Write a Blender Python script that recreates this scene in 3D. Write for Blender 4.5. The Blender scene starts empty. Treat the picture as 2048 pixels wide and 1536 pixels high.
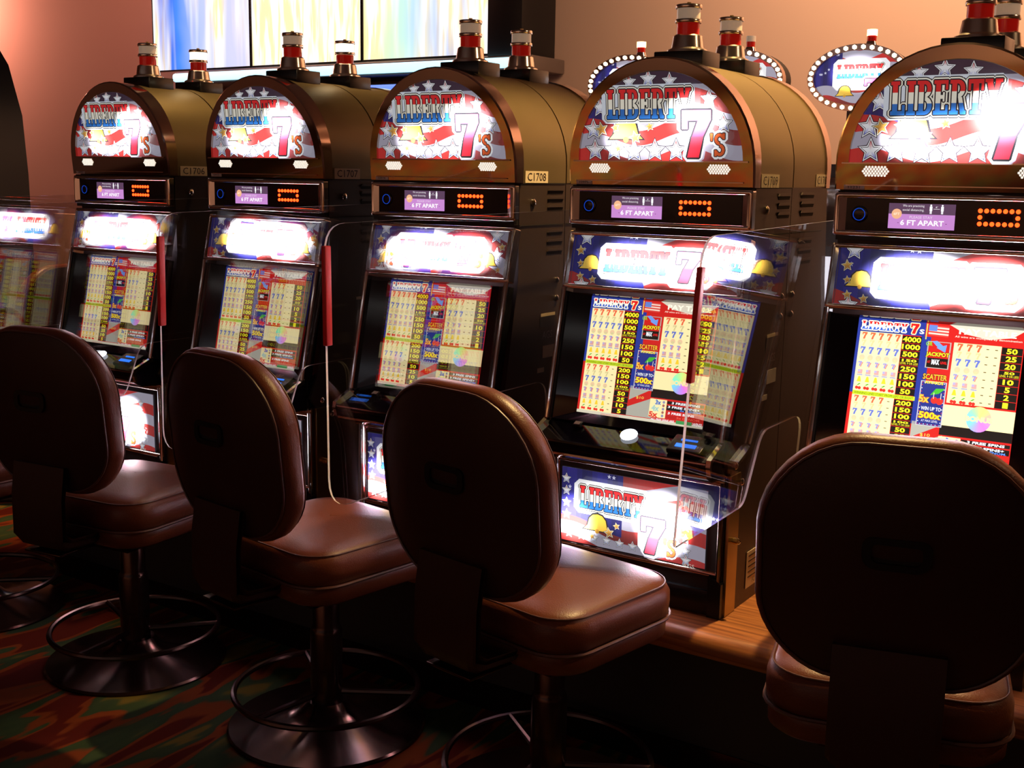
import bpy, bmesh, math, random
from mathutils import Vector, Matrix
from mathutils.geometry import tessellate_polygon

# ------------------------------------------------------------------ camera, world, lights
SC = bpy.context.scene
COL = SC.collection
R = math.radians
CAMH = 1.64

cam_d = bpy.data.cameras.new('camera')
cam = bpy.data.objects.new('camera', cam_d)
COL.objects.link(cam)
SC.camera = cam
YAW, PIT, ROL = -0.584, -0.176, 0.017
_f = Vector((math.sin(YAW) * math.cos(PIT), math.cos(YAW) * math.cos(PIT), math.sin(PIT)))
_r = Vector((math.cos(YAW), -math.sin(YAW), 0))
_u = _r.cross(_f)
_r2 = _r * math.cos(ROL) + _u * math.sin(ROL)
_u2 = _u * math.cos(ROL) - _r * math.sin(ROL)
_m = Matrix((_r2, _u2, -_f)).transposed().to_4x4()
_m.translation = (1.48, -2.972, CAMH)
cam.matrix_world = _m
cam_d.sensor_width = 36
cam_d.lens = 2337.2 / 2048 * 36
cam_d.clip_start = 0.05

SC.view_settings.view_transform = 'Standard'
SC.view_settings.look = 'None'
SC.view_settings.gamma = 1
SC.view_settings.use_curve_mapping = False
SC.view_settings.exposure = 0.0
SC.cycles.use_denoising = True
SC.cycles.max_bounces = 5
SC.cycles.diffuse_bounces = 3
SC.cycles.glossy_bounces = 4
SC.cycles.use_adaptive_sampling = True
SC.cycles.adaptive_threshold = 0.02
SC.cycles.transparent_max_bounces = 14
SC.cycles.sample_clamp_indirect = 4.0
SC.cycles.caustics_reflective = False
SC.cycles.caustics_refractive = False

world = bpy.data.worlds.new('world')
SC.world = world
world.use_nodes = True
world.node_tree.nodes['Background'].inputs[0].default_value = (0.9, 0.35, 0.2, 1)
world.node_tree.nodes['Background'].inputs[1].default_value = 0.004


def lamp(name, kind, loc, target, energy, color, size=0.1, spot=60, blend=0.6, size_y=None):
    d = bpy.data.lights.new(name, kind)
    d.energy = energy
    d.color = color
    if kind == 'AREA':
        d.size = size
        if size_y:
            d.shape = 'RECTANGLE'
            d.size_y = size_y
    else:
        d.shadow_soft_size = size
    if kind == 'SPOT':
        d.spot_size = R(spot)
        d.spot_blend = blend
    o = bpy.data.objects.new(name, d)
    COL.objects.link(o)
    o.location = loc
    v = Vector(target) - Vector(loc)
    o.rotation_euler = v.to_track_quat('-Z', 'Y').to_euler()
    return o


WARM = (1.0, 0.62, 0.28)
# recessed ceiling downlights of the hall, plus one added side fill
GOLD = (1.0, 0.66, 0.26)
lamp('overhead_spot', 'SPOT', (0.42, 0.70, 3.7), (0.32, 0.1, 1.0), 540, GOLD, 0.05, 60, 0.6)
lamp('overhead_spot', 'SPOT', (3.6, 0.7, 3.7), (-0.6, 0.4, 1.1), 75, (1, .62, .34), 0.08, 80, 0.7)  # side fill added to brighten the number tags
lamp('overhead_spot', 'SPOT', (-1.9, 0.7, 3.7), (-1.95, 0.45, 0.4), 125, GOLD, 0.06, 50, 0.7)
lamp('overhead_spot', 'SPOT', (-3.8, 0.6, 3.7), (-3.8, 0.6, 0), 420, (1, .50, .2), 0.06, 34, 0.6)
lamp('overhead_spot', 'SPOT', (-2.4, -1.9, 3.8), (-2.4, -1.7, 0), 4, (1, .55, .3), 0.06, 60, 0.8)
for lx, ly, e in ((-3.5, -8.5, 1500), (-7.0, -9.5, 1500), (-1.2, -11.5, 1700), (-5.0, -12.5, 1700), (-9.0, -13.0, 1700), (1.5, -14.5, 1500), (-2.5, -15.5, 1500)):
    lamp('overhead_spot', 'SPOT', (lx, ly, 3.8), (lx, ly, 0), e, (1, .64, .32), 0.10, 85, 0.8)
# unseen strips of light added for white highlights on the chrome
for ly, e, c in ((-5.2, 2.5, (1, .95, .9)), (-7.0, 5, (.85, .9, 1)), (-9.5, 16, (1, .95, .9)), (-13.0, 30, (.85, .9, 1))):
    lamp('chrome_fill_strip', 'AREA', (-2.0, ly, 3.85), (-2.0, ly, 0), e, c, 12.0, size_y=0.03)
# light washed onto the walls
lamp('wall_wash', 'AREA', (1.0, 2.9, 3.8), (1.0, 4.4, 2.0), 160, (1.0, 0.61, 0.34), 5.0, size_y=0.2)
lamp('wall_wash', 'AREA', (-10.3, 3.7, 3.5), (-10.0, 4.4, 2.9), 42, (1.0, 0.40, 0.28), 0.6, size_y=0.2)  # added lamp; its falloff stands in for the soft shadow on this wall
lamp('wall_wash', 'AREA', (-6.5, 2.9, 3.8), (-6.5, 4.4, 2.4), 24, (1.0, 0.36, 0.25), 3.0, size_y=0.2)
lamp('wall_wash', 'AREA', (-2.0, -16.6, 3.7), (-2.0, -18, 1.9), 190, (1.0, 0.66, 0.42), 18.0, size_y=0.2)  # added behind the camera so the chrome has a bright wall to reflect

# ------------------------------------------------------------------ materials
MATS = {}


def nmat(name):
    m = bpy.data.materials.new(name)
    m.use_nodes = True
    MATS[name] = m
    nt = m.node_tree
    return m, nt, nt.nodes['Principled BSDF']


def pmat(name, col, rough=0.5, metal=0.0, spec=0.5, bump=0, bscale=200, cvar=0.0, cscale=8, coat=0, emit=None, es=0):
    m, nt, b = nmat(name)
    b.inputs['Base Color'].default_value = (*col, 1)
    b.inputs['Roughness'].default_value = rough
    b.inputs['Metallic'].default_value = metal
    b.inputs['Specular IOR Level'].default_value = spec
    b.inputs['Coat Weight'].default_value = coat
    tc = nt.nodes.new('ShaderNodeTexCoord')
    if cvar:
        n = nt.nodes.new('ShaderNodeTexNoise')
        n.inputs['Scale'].default_value = cscale
        n.inputs['Detail'].default_value = 4
        nt.links.new(tc.outputs['Object'], n.inputs['Vector'])
        mx = nt.nodes.new('ShaderNodeMixRGB')
        mx.inputs[1].default_value = (*[c * (1 - cvar) for c in col], 1)
        mx.inputs[2].default_value = (*[min(1, c * (1 + cvar)) for c in col], 1)
        nt.links.new(n.outputs['Fac'], mx.inputs[0])
        nt.links.new(mx.outputs[0], b.inputs['Base Color'])
    if bump:
        n = nt.nodes.new('ShaderNodeTexNoise')
        n.inputs['Scale'].default_value = bscale
        n.inputs['Detail'].default_value = 3
        nt.links.new(tc.outputs['Object'], n.inputs['Vector'])
        bp = nt.nodes.new('ShaderNodeBump')
        bp.inputs['Strength'].default_value = bump
        bp.inputs['Distance'].default_value = 0.002
        nt.links.new(n.outputs['Fac'], bp.inputs['Height'])
        nt.links.new(bp.outputs['Normal'], b.inputs['Normal'])
    if emit:
        b.inputs['Emission Color'].default_value = (*emit, 1)
        b.inputs['Emission Strength'].default_value = es
    return m


pmat('hood_paint', (0.22, 0.158, 0.072), 0.42, 0.55, bump=0.12, bscale=900)
pmat('cabinet_paint', (0.060, 0.038, 0.032), 0.40, 0.3, bump=0.12, bscale=900)
pmat('chrome', (0.86, 0.82, 0.80), 0.08, 1.0)
pmat('face_chrome', (0.62, 0.50, 0.40), 0.05, 1.0)
pmat('lamp_chrome', (0.95, 0.86, 0.76), 0.2, 1.0)
pmat('rose_chrome', (0.62, 0.46, 0.40), 0.12, 1.0)
pmat('brass', (0.55, 0.40, 0.16), 0.28, 1.0, bump=0.1, bscale=60)
pmat('black_plastic', (0.010, 0.010, 0.012), 0.25)
pmat('black_matte', (0.012, 0.010, 0.010), 0.6)
pmat('gloss_black', (0.008, 0.006, 0.012), 0.08)
pmat('slot_dark', (0.01, 0.006, 0.005), 0.8)
pmat('sticker', (0.88, 0.72, 0.52), 0.6)
pmat('white_sticker', (0.75, 0.66, 0.62), 0.6)
pmat('ink', (0.04, 0.02, 0.015), 0.6)
pmat('dark_plate', (0.03, 0.025, 0.025), 0.35)
pmat('red_rubber', (0.80, 0.010, 0.012), 0.4)
pmat('leather', (0.128, 0.034, 0.015), 0.37, spec=0.32, bump=0.28, bscale=260, cvar=0.15, cscale=5)
pmat('piping', (0.085, 0.028, 0.02), 0.45)
pmat('back_shell', (0.035, 0.011, 0.009), 0.45, spec=0.35, bump=0.15, bscale=300)
pmat('dark_metal', (0.06, 0.034, 0.028), 0.22, 0.9)
pmat('base_metal', (0.075, 0.04, 0.032), 0.17, 0.9)
pmat('red_lens', (0.55, 0.01, 0.008), 0.15, emit=(1, .02, .01), es=0.12)
pmat('white_lens', (0.85, 0.70, 0.58), 0.2, emit=(1, .72, .5), es=0.16)  # unlit lens, faint emission added to lift its tone
pmat('lit_lens', (0.9, 0.9, 0.8), 0.2, emit=(1, .86, .55), es=9)
pmat('amber_lens', (0.9, 0.8, 0.6), 0.2, emit=(1, .62, .2), es=14)
pmat('wall_paint', (0.62, 0.43, 0.36), 0.85, bump=0.08, bscale=120)
pmat('ceiling_paint', (0.22, 0.15, 0.12), 0.9)
pmat('led_red', (0.5, 0.05, 0.01), 0.3, emit=(1.0, 0.034, 0.004), es=8)
pmat('speaker_dot', (0.8, 0.78, 0.7), 0.35, emit=(1, .95, .85), es=0.9)
pmat('button_white', (0.9, 0.9, 0.9), 0.3, emit=(0.85, 0.9, 1.0), es=3.0)
pmat('blue_glow', (0.02, 0.08, 0.3), 0.3, emit=(0.02, 0.20, 1.0), es=1.4)
pmat('blue_ring', (0.01, 0.03, 0.15), 0.3, emit=(0.01, 0.10, 0.9), es=0.55)
pmat('bar_led', (0.6, 0.9, 0.9), 0.3, emit=(0.42, 0.84, 1.0), es=1.7)
pmat('bar_reflection', (0.1, 0.15, 0.6), 0.3, emit=(0.12, 0.22, 1.0), es=1.6)
pmat('bulb', (1, .9, .7), 0.3, emit=(1, .86, .55), es=6)
pmat('rear_glow', (0.8, 0.8, 0.9), 0.3, emit=(0.9, 0.9, 1.0), es=1.5)
pmat('red_trim', (0.5, 0.02, 0.02), 0.3, emit=(1, .04, .02), es=0.25)
pmat('grey_metal', (0.25, 0.2, 0.19), 0.35, 0.6)
pmat('pale_vinyl', (0.55, 0.36, 0.34), 0.5)
pmat('tv_black', (0.004, 0.004, 0.006), 0.4)

# thin clear acrylic: fresnel mix of clear and mirror
m, nt, b = nmat('acrylic')
nt.nodes.remove(b)
out = nt.nodes['Material Output']
tr = nt.nodes.new('ShaderNodeBsdfTransparent')
tr.inputs[0].default_value = (0.975, 0.965, 0.97, 1)
gl = nt.nodes.new('ShaderNodeBsdfGlossy')
gl.inputs['Roughness'].default_value = 0.0
lw = nt.nodes.new('ShaderNodeLayerWeight')
lw.inputs['Blend'].default_value = 0.5
pw = nt.nodes.new('ShaderNodeMath')
pw.operation = 'POWER'
pw.inputs[1].default_value = 5.0
nt.links.new(lw.outputs['Facing'], pw.inputs[0])
fr = nt.nodes.new('ShaderNodeMath')
fr.operation = 'MULTIPLY_ADD'
fr.inputs[1].default_value = 0.88
fr.inputs[2].default_value = 0.12
nt.links.new(pw.outputs[0], fr.inputs[0])
mx = nt.nodes.new('ShaderNodeMixShader')
nt.links.new(fr.outputs[0], mx.inputs[0])
nt.links.new(tr.outputs[0], mx.inputs[1])
nt.links.new(gl.outputs[0], mx.inputs[2])
nt.links.new(mx.outputs[0], out.inputs[0])
# cut edge of the acrylic: frosted, lets the light inside the sheet out
m, nt, b = nmat('acrylic_edge')
nt.nodes.remove(b)
tl = nt.nodes.new('ShaderNodeBsdfTranslucent')
tl.inputs[0].default_value = (1.0, 0.97, 0.95, 1)
gl = nt.nodes.new('ShaderNodeBsdfGlossy')
gl.inputs['Roughness'].default_value = 0.25
mx = nt.nodes.new('ShaderNodeMixShader')
mx.inputs[0].default_value = 0.3
nt.links.new(tl.outputs[0], mx.inputs[1])
nt.links.new(gl.outputs[0], mx.inputs[2])
nt.links.new(mx.outputs[0], nt.nodes['Material Output'].inputs[0])

# wood
m, nt, b = nmat('wood')
tc = nt.nodes.new('ShaderNodeTexCoord')
mp = nt.nodes.new('ShaderNodeMapping')
mp.inputs['Scale'].default_value = (1.2, 26, 26)
nz = nt.nodes.new('ShaderNodeTexNoise')
nz.inputs['Scale'].default_value = 3.0
nz.inputs['Detail'].default_value = 6
nz.inputs['Distortion'].default_value = 0.6
cr = nt.nodes.new('ShaderNodeValToRGB')
cr.color_ramp.elements[0].position = 0.35
cr.color_ramp.elements[0].color = (0.20, 0.060, 0.016, 1)
cr.color_ramp.elements[1].position = 0.65
cr.color_ramp.elements[1].color = (0.45, 0.165, 0.045, 1)
nt.links.new(tc.outputs['Object'], mp.inputs[0])
nt.links.new(mp.outputs[0], nz.inputs['Vector'])
nt.links.new(nz.outputs['Fac'], cr.inputs[0])
nt.links.new(cr.outputs[0], b.inputs['Base Color'])
b.inputs['Roughness'].default_value = 0.42

# carpet: leafy strokes of green and olive with orange outlines on dark red
m, nt, b = nmat('carpet')
tc = nt.nodes.new('ShaderNodeTexCoord')
mp = nt.nodes.new('ShaderNodeMapping')
mp.inputs['Rotation'].default_value = (0, 0, R(10))
mp.inputs['Scale'].default_value = (2.7, 0.72, 1)
n1 = nt.nodes.new('ShaderNodeTexNoise')
n1.inputs['Scale'].default_value = 2.6
n1.inputs['Detail'].default_value = 2.2
n1.inputs['Distortion'].default_value = 0.5
r1 = nt.nodes.new('ShaderNodeValToRGB')
e = r1.color_ramp.elements
e[0].position = 0.0
e[0].color = (0.085, 0.008, 0.003, 1)
e[1].position = 1.0
e[1].color = (0.10, 0.14, 0.03, 1)
for pos, c in ((0.44, (0.10, 0.009, 0.004, 1)), (0.465, (0.22, 0.045, 0.009, 1)), (0.505, (0.21, 0.042, 0.009, 1)),
               (0.53, (0.035, 0.065, 0.030, 1)), (0.60, (0.045, 0.075, 0.030, 1)), (0.64, (0.17, 0.12, 0.02, 1))):
    x = r1.color_ramp.elements.new(pos)
    x.color = c
n2 = nt.nodes.new('ShaderNodeTexNoise')
n2.inputs['Scale'].default_value = 600
hs = nt.nodes.new('ShaderNodeMixRGB')
hs.blend_type = 'MULTIPLY'
hs.inputs[0].default_value = 0.5
nt.links.new(tc.outputs['Object'], mp.inputs[0])
nt.links.new(mp.outputs[0], n1.inputs['Vector'])
nt.links.new(tc.outputs['Object'], n2.inputs['Vector'])
nt.links.new(n1.outputs['Fac'], r1.inputs[0])
nt.links.new(r1.outputs[0], hs.inputs[1])
nt.links.new(n2.outputs['Fac'], hs.inputs[2])
nt.links.new(hs.outputs[0], b.inputs['Base Color'])
b.inputs['Roughness'].default_value = 0.95
b.inputs['Specular IOR Level'].default_value = 0.1


def art_mat(name, base, lamps, rough=0.12, falloff=1.0):
    """backlit print: colour of the print times a tube glow painted into its emission.
    lamps: painted glow ellipses (cx, cz, rx, rz, strength) in the print's own plane; object property 'lamp' scales the glow."""
    m, nt, b = nmat(name)
    N, L = nt.nodes, nt.links
    at = N.new('ShaderNodeAttribute')
    at.attribute_name = 'Col'
    oa = N.new('ShaderNodeAttribute')
    oa.attribute_type = 'OBJECT'
    oa.attribute_name = 'lamp'
    tc = N.new('ShaderNodeTexCoord')
    total = None
    for cx, cz, rx, rz, s in lamps:  # glow of one tube, painted as a soft ellipse of emission
        mp = N.new('ShaderNodeMapping')
        mp.vector_type = 'TEXTURE'
        mp.inputs['Location'].default_value = (cx, 0, cz)
        mp.inputs['Scale'].default_value = (rx, 1.0, rz)
        L.new(tc.outputs['Object'], mp.inputs[0])
        ln = N.new('ShaderNodeVectorMath')
        ln.operation = 'LENGTH'
        L.new(mp.outputs[0], ln.inputs[0])
        mr = N.new('ShaderNodeMapRange')
        mr.interpolation_type = 'SMOOTHERSTEP'
        mr.inputs['From Min'].default_value = 1.0
        mr.inputs['From Max'].default_value = 0.25
        mr.inputs['To Min'].default_value = 0.0
        mr.inputs['To Max'].default_value = s
        L.new(ln.outputs['Value'], mr.inputs['Value'])
        if total is None:
            total = mr.outputs[0]
        else:
            ad = N.new('ShaderNodeMath')
            L.new(total, ad.inputs[0])
            L.new(mr.outputs[0], ad.inputs[1])
            total = ad.outputs[0]
    if total is not None:
        mu = N.new('ShaderNodeMath')
        mu.operation = 'MULTIPLY'
        L.new(total, mu.inputs[0])
        L.new(oa.outputs['Fac'], mu.inputs[1])
        sm = N.new('ShaderNodeMath')
        sm.inputs[1].default_value = base
        L.new(mu.outputs[0], sm.inputs[0])
        # inks whitened slightly, so the painted glow bleaches them
        ink = N.new('ShaderNodeMixRGB')
        ink.inputs[0].default_value = 0.02
        ink.inputs[2].default_value = (0.92, 0.92, 1.0, 1)
        L.new(at.outputs['Color'], ink.inputs[1])
        L.new(ink.outputs[0], b.inputs['Emission Color'])
        L.new(sm.outputs[0], b.inputs['Emission Strength'])
    else:
        L.new(at.outputs['Color'], b.inputs['Emission Color'])
        sm = N.new('ShaderNodeMath')
        sm.operation = 'MULTIPLY'
        sm.inputs[1].default_value = base
        L.new(oa.outputs['Fac'], sm.inputs[0])
        L.new(sm.outputs[0], b.inputs['Emission Strength'])
    b.inputs['Base Color'].default_value = (0.02, 0.02, 0.02, 1)
    b.inputs['Roughness'].default_value = rough
    return m


art_mat('topper_print', 0.55, ((0.115, 0.115, 0.105, 0.085, 16), (-0.105, 0.060, 0.085, 0.065, 9), (0.01, 0.055, 0.22, 0.09, 3.0)))
art_mat('marquee_print', 0.42, ((-0.055, 0.079, 0.17, 0.080, 34), (0.115, 0.076, 0.14, 0.077, 32)))
art_mat('belly_print', 0.6, ((-0.19, 0.070, 0.10, 0.09, 22), (0.10, 0.105, 0.11, 0.115, 26), (-0.03, 0.13, 0.24, 0.11, 1.8)))
art_mat('screen_print', 0.95, ())
art_mat('info_print', 1.1, ())
art_mat('sign_print', 0.9, ((-0.01, 0.02, 0.15, 0.10, 9),))


for _n in ('info_print', 'led_red', 'speaker_dot', 'bulb', 'blue_ring', 'rear_glow', 'red_lens', 'white_lens', 'red_trim'):
    MATS[_n].cycles.emission_sampling = 'NONE'


# ------------------------------------------------------------------ mesh helpers
def link_mesh(name, verts, faces, mats, parent=None, fm=None, smooth=35, loc=None, rot=None):
    me = bpy.data.meshes.new(name)
    me.from_pydata(verts, [], faces)
    for mm in mats:
        me.materials.append(MATS[mm])
    if fm:
        me.polygons.foreach_set('material_index', fm)
    if smooth:
        me.polygons.foreach_set('use_smooth', [True] * len(me.polygons))
        me.update()
        me.set_sharp_from_angle(angle=R(smooth))
    me.update()
    o = bpy.data.objects.new(name, me)
    COL.objects.link(o)
    if parent:
        o.parent = parent
    if loc:
        o.location = loc
    if rot:
        o.rotation_euler = rot
    return o


class MB:
    def __init__(s):
        s.v, s.f, s.m = [], [], []

    def add(s, vs, fs, mi=0):
        b = len(s.v)
        s.v += [tuple(v) for v in vs]
        s.f += [tuple(i + b for i in f) for f in fs]
        s.m += [mi] * len(fs)
        return s

    def box(s, x0, x1, y0, y1, z0, z1, mi=0, bev=0.0):
        if bev <= 0:
            vs = [(x, y, z) for x in (x0, x1) for y in (y0, y1) for z in (z0, z1)]
            return s.add(vs, [(0, 1, 3, 2), (4, 6, 7, 5), (0, 4, 5, 1), (2, 3, 7, 6), (0, 2, 6, 4), (1, 5, 7, 3)], mi)
        bm = bmesh.new()
        bmesh.ops.create_cube(bm, size=1.0)
        for v in bm.verts:
            v.co = ((x0 + x1) / 2 + v.co.x * (x1 - x0), (y0 + y1) / 2 + v.co.y * (y1 - y0), (z0 + z1) / 2 + v.co.z * (z1 - z0))
        bmesh.ops.bevel(bm, geom=bm.edges[:], offset=bev, segments=2, profile=0.5, affect='EDGES')
        bm.verts.index_update()
        s.add([v.co[:] for v in bm.verts], [[v.index for v in f.verts] for f in bm.faces], mi)
        bm.free()
        return s

    def prism_x(s, poly, x0, x1, mi=0, cap=None):
        """poly in (y,z) extruded along x"""
        n = len(poly)
        vs = [(x0, y, z) for y, z in poly] + [(x1, y, z) for y, z in poly]
        fs = [(i, (i + 1) % n, n + (i + 1) % n, n + i) for i in range(n)]
        s.add(vs, fs, mi)
        tris = tessellate_polygon([[Vector((y, z, 0)) for y, z in poly]])
        ca = mi if cap is None else cap
        s.add(vs, [t for t in tris] + [tuple(i + n for i in reversed(t)) for t in tris], ca)
        return s

    def prism_y(s, poly, y0, y1, mi=0):
        n = len(poly)
        fy0 = y0 if callable(y0) else (lambda x, z: y0)
        fy1 = y1 if callable(y1) else (lambda x, z: y1)
        vs = [(x, fy0(x, z), z) for x, z in poly] + [(x, fy1(x, z), z) for x, z in poly]
        s.add(vs, [(i, (i + 1) % n, n + (i + 1) % n, n + i) for i in range(n)], mi)
        tris = tessellate_polygon([[Vector((x, z, 0)) for x, z in poly]])
        s.add(vs, [t for t in tris] + [tuple(i + n for i in reversed(t)) for t in tris], mi)
        return s

    def frame_y(s, outer, inner, y0, y1, mi=0):
        """plate in (x,z) with a hole, between y0 and y1 (y0 may be a function)"""
        fy0 = y0 if callable(y0) else (lambda x, z: y0)
        fy1 = y1 if callable(y1) else (lambda x, z: y1)
        pts = outer + inner
        n, a = len(pts), len(outer)
        vs = [(x, fy0(x, z), z) for x, z in pts] + [(x, fy1(x, z), z) for x, z in pts]
        fs = [(i, (i + 1) % a, n + (i + 1) % a, n + i) for i in range(a)]
        k = len(inner)
        fs += [(a + (i + 1) % k, a + i, n + a + i, n + a + (i + 1) % k) for i in range(k)]
        tris = tessellate_polygon([[Vector((x, z, 0)) for x, z in outer], [Vector((x, z, 0)) for x, z in inner]])
        fs += [t for t in tris] + [tuple(i + n for i in reversed(t)) for t in tris]
        return s.add(vs, fs, mi)

    def lathe(s, prof, seg=24, c=(0, 0, 0), mi=0, closed=True):
        b = []
        n = len(prof)
        for i in range(seg):
            a = 2 * math.pi * i / seg
            b += [(c[0] + r * math.cos(a), c[1] + r * math.sin(a), c[2] + z) for r, z in prof]
        fs = []
        for i in range(seg):
            j = (i + 1) % seg
            for k in range(n - 1):
                fs.append((i * n + k, j * n + k, j * n + k + 1, i * n + k + 1))
        if closed:
            fs.append(tuple(i * n for i in range(seg - 1, -1, -1)))
            fs.append(tuple(i * n + n - 1 for i in range(seg)))
        return s.add(b, fs, mi)

    def tube(s, pts, r, seg=8, mi=0, closed=False):
        pts = [Vector(p) for p in pts]
        n = len(pts)
        vs, fs = [], []
        prev = None
        for i, p in enumerate(pts):
            if closed:
                t = pts[(i + 1) % n] - pts[i - 1]
            else:
                t = pts[min(i + 1, n - 1)] - pts[max(i - 1, 0)]
            t.normalize()
            if prev is None:
                a = Vector((0, 0, 1)) if abs(t.z) < 0.9 else Vector((1, 0, 0))
                u = t.cross(a).normalized()
            else:
                u = (prev - t * prev.dot(t)).normalized()
            prev = u
            w = t.cross(u)
            for k in range(seg):
                a = 2 * math.pi * k / seg
                vs.append(p + (u * math.cos(a) + w * math.sin(a)) * r)
        m = n if closed else n - 1
        for i in range(m):
            j = (i + 1) % n
            for k in range(seg):
                k2 = (k + 1) % seg
                fs.append((i * seg + k, j * seg + k, j * seg + k2, i * seg + k2))
        if not closed:
            fs.append(tuple(range(seg)))
            fs.append(tuple((n - 1) * seg + k for k in range(seg - 1, -1, -1)))
        return s.add(vs, fs, mi)

    def build(s, name, mats, parent=None, smooth=35, loc=None, rot=None):
        if isinstance(mats, str):
            mats = [mats]
        return link_mesh(name, s.v, s.f, mats, parent, s.m if len(mats) > 1 else None, smooth, loc, rot)


def empty(name, loc=(0, 0, 0), rz=0, parent=None):
    o = bpy.data.objects.new(name, None)
    COL.objects.link(o)
    o.location = loc
    o.rotation_euler = (0, 0, rz)
    o.empty_display_size = 0.1
    if parent:
        o.parent = parent
    return o


def tag(o, label=None, cat=None, group=None, kind=None):
    if label:
        o['label'] = label
    if cat:
        o['category'] = cat
    if group:
        o['group'] = group
    if kind:
        o['kind'] = kind
    return o


def copy_tree(o, parent=None):
    c = o.copy()
    COL.objects.link(c)
    c.parent = parent
    for ch in list(o.children):
        copy_tree(ch, c)
    return c


def rrect(w, h, r, n=8, r2=None):
    """rounded rectangle centred on 0; r upper corner radius, r2 lower"""
    r2 = r if r2 is None else r2
    pts = []
    for cx, cz, a0, rr in ((w / 2 - r, h / 2 - r, 0, r), (-w / 2 + r, h / 2 - r, 90, r),
                           (-w / 2 + r2, -h / 2 + r2, 180, r2), (w / 2 - r2, -h / 2 + r2, 270, r2)):
        for i in range(n + 1):
            a = R(a0 + 90 * i / n)
            pts.append((cx + rr * math.cos(a), cz + rr * math.sin(a)))
    return pts


# ------------------------------------------------------------------ flat print (vector art)
def clip_half(poly, nx, ny, d):
    """keep nx*x+ny*y<=d"""
    out = []
    n = len(poly)
    for i in range(n):
        a, b = poly[i], poly[(i + 1) % n]
        da, db = nx * a[0] + ny * a[1] - d, nx * b[0] + ny * b[1] - d
        if da <= 0:
            out.append(a)
        if (da < 0 < db) or (db < 0 < da):
            t = da / (da - db)
            out.append((a[0] + (b[0] - a[0]) * t, a[1] + (b[1] - a[1]) * t))
    return out


def inflate(poly, d):
    n = len(poly)
    ar = sum(poly[i][0] * poly[(i + 1) % n][1] - poly[(i + 1) % n][0] * poly[i][1] for i in range(n))
    sg = 1 if ar > 0 else -1
    out = []
    for i in range(n):
        p0, p1, p2 = poly[i - 1], poly[i], poly[(i + 1) % n]

        def nrm(a, b):
            ex, ey = b[0] - a[0], b[1] - a[1]
            l = math.hypot(ex, ey) or 1e-9
            return (ey / l * sg, -ex / l * sg)
        n1, n2 = nrm(p0, p1), nrm(p1, p2)
        dot = n1[0] * n2[0] + n1[1] * n2[1]
        if dot < 0.3:
            out.append((p1[0] + n1[0] * d, p1[1] + n1[1] * d))
            out.append((p1[0] + n2[0] * d, p1[1] + n2[1] * d))
        else:
            k = d / (1 + dot)
            out.append((p1[0] + (n1[0] + n2[0]) * k, p1[1] + (n1[1] + n2[1]) * k))
    return out


_text_cache = {}


def text_tris(txt, bold=0.0):
    key = (txt, bold)
    if key not in _text_cache:
        c = bpy.data.curves.new('t', 'FONT')
        c.body = txt
        c.size = 1.0
        c.resolution_u = 2
        c.offset = bold
        c.align_x = 'CENTER'
        o = bpy.data.objects.new('t', c)
        me = bpy.data.meshes.new_from_object(o)
        vs = [(v.co.x, v.co.y) for v in me.vertices]
        fs = [list(p.vertices) for p in me.polygons]
        bpy.data.objects.remove(o)
        bpy.data.curves.remove(c)
        bpy.data.meshes.remove(me)
        xs = [v[0] for v in vs] or [0, 1]
        ys = [v[1] for v in vs] or [0, 1]
        _text_cache[key] = (vs, fs, min(xs), max(xs), min(ys), max(ys))
    return _text_cache[key]


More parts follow.
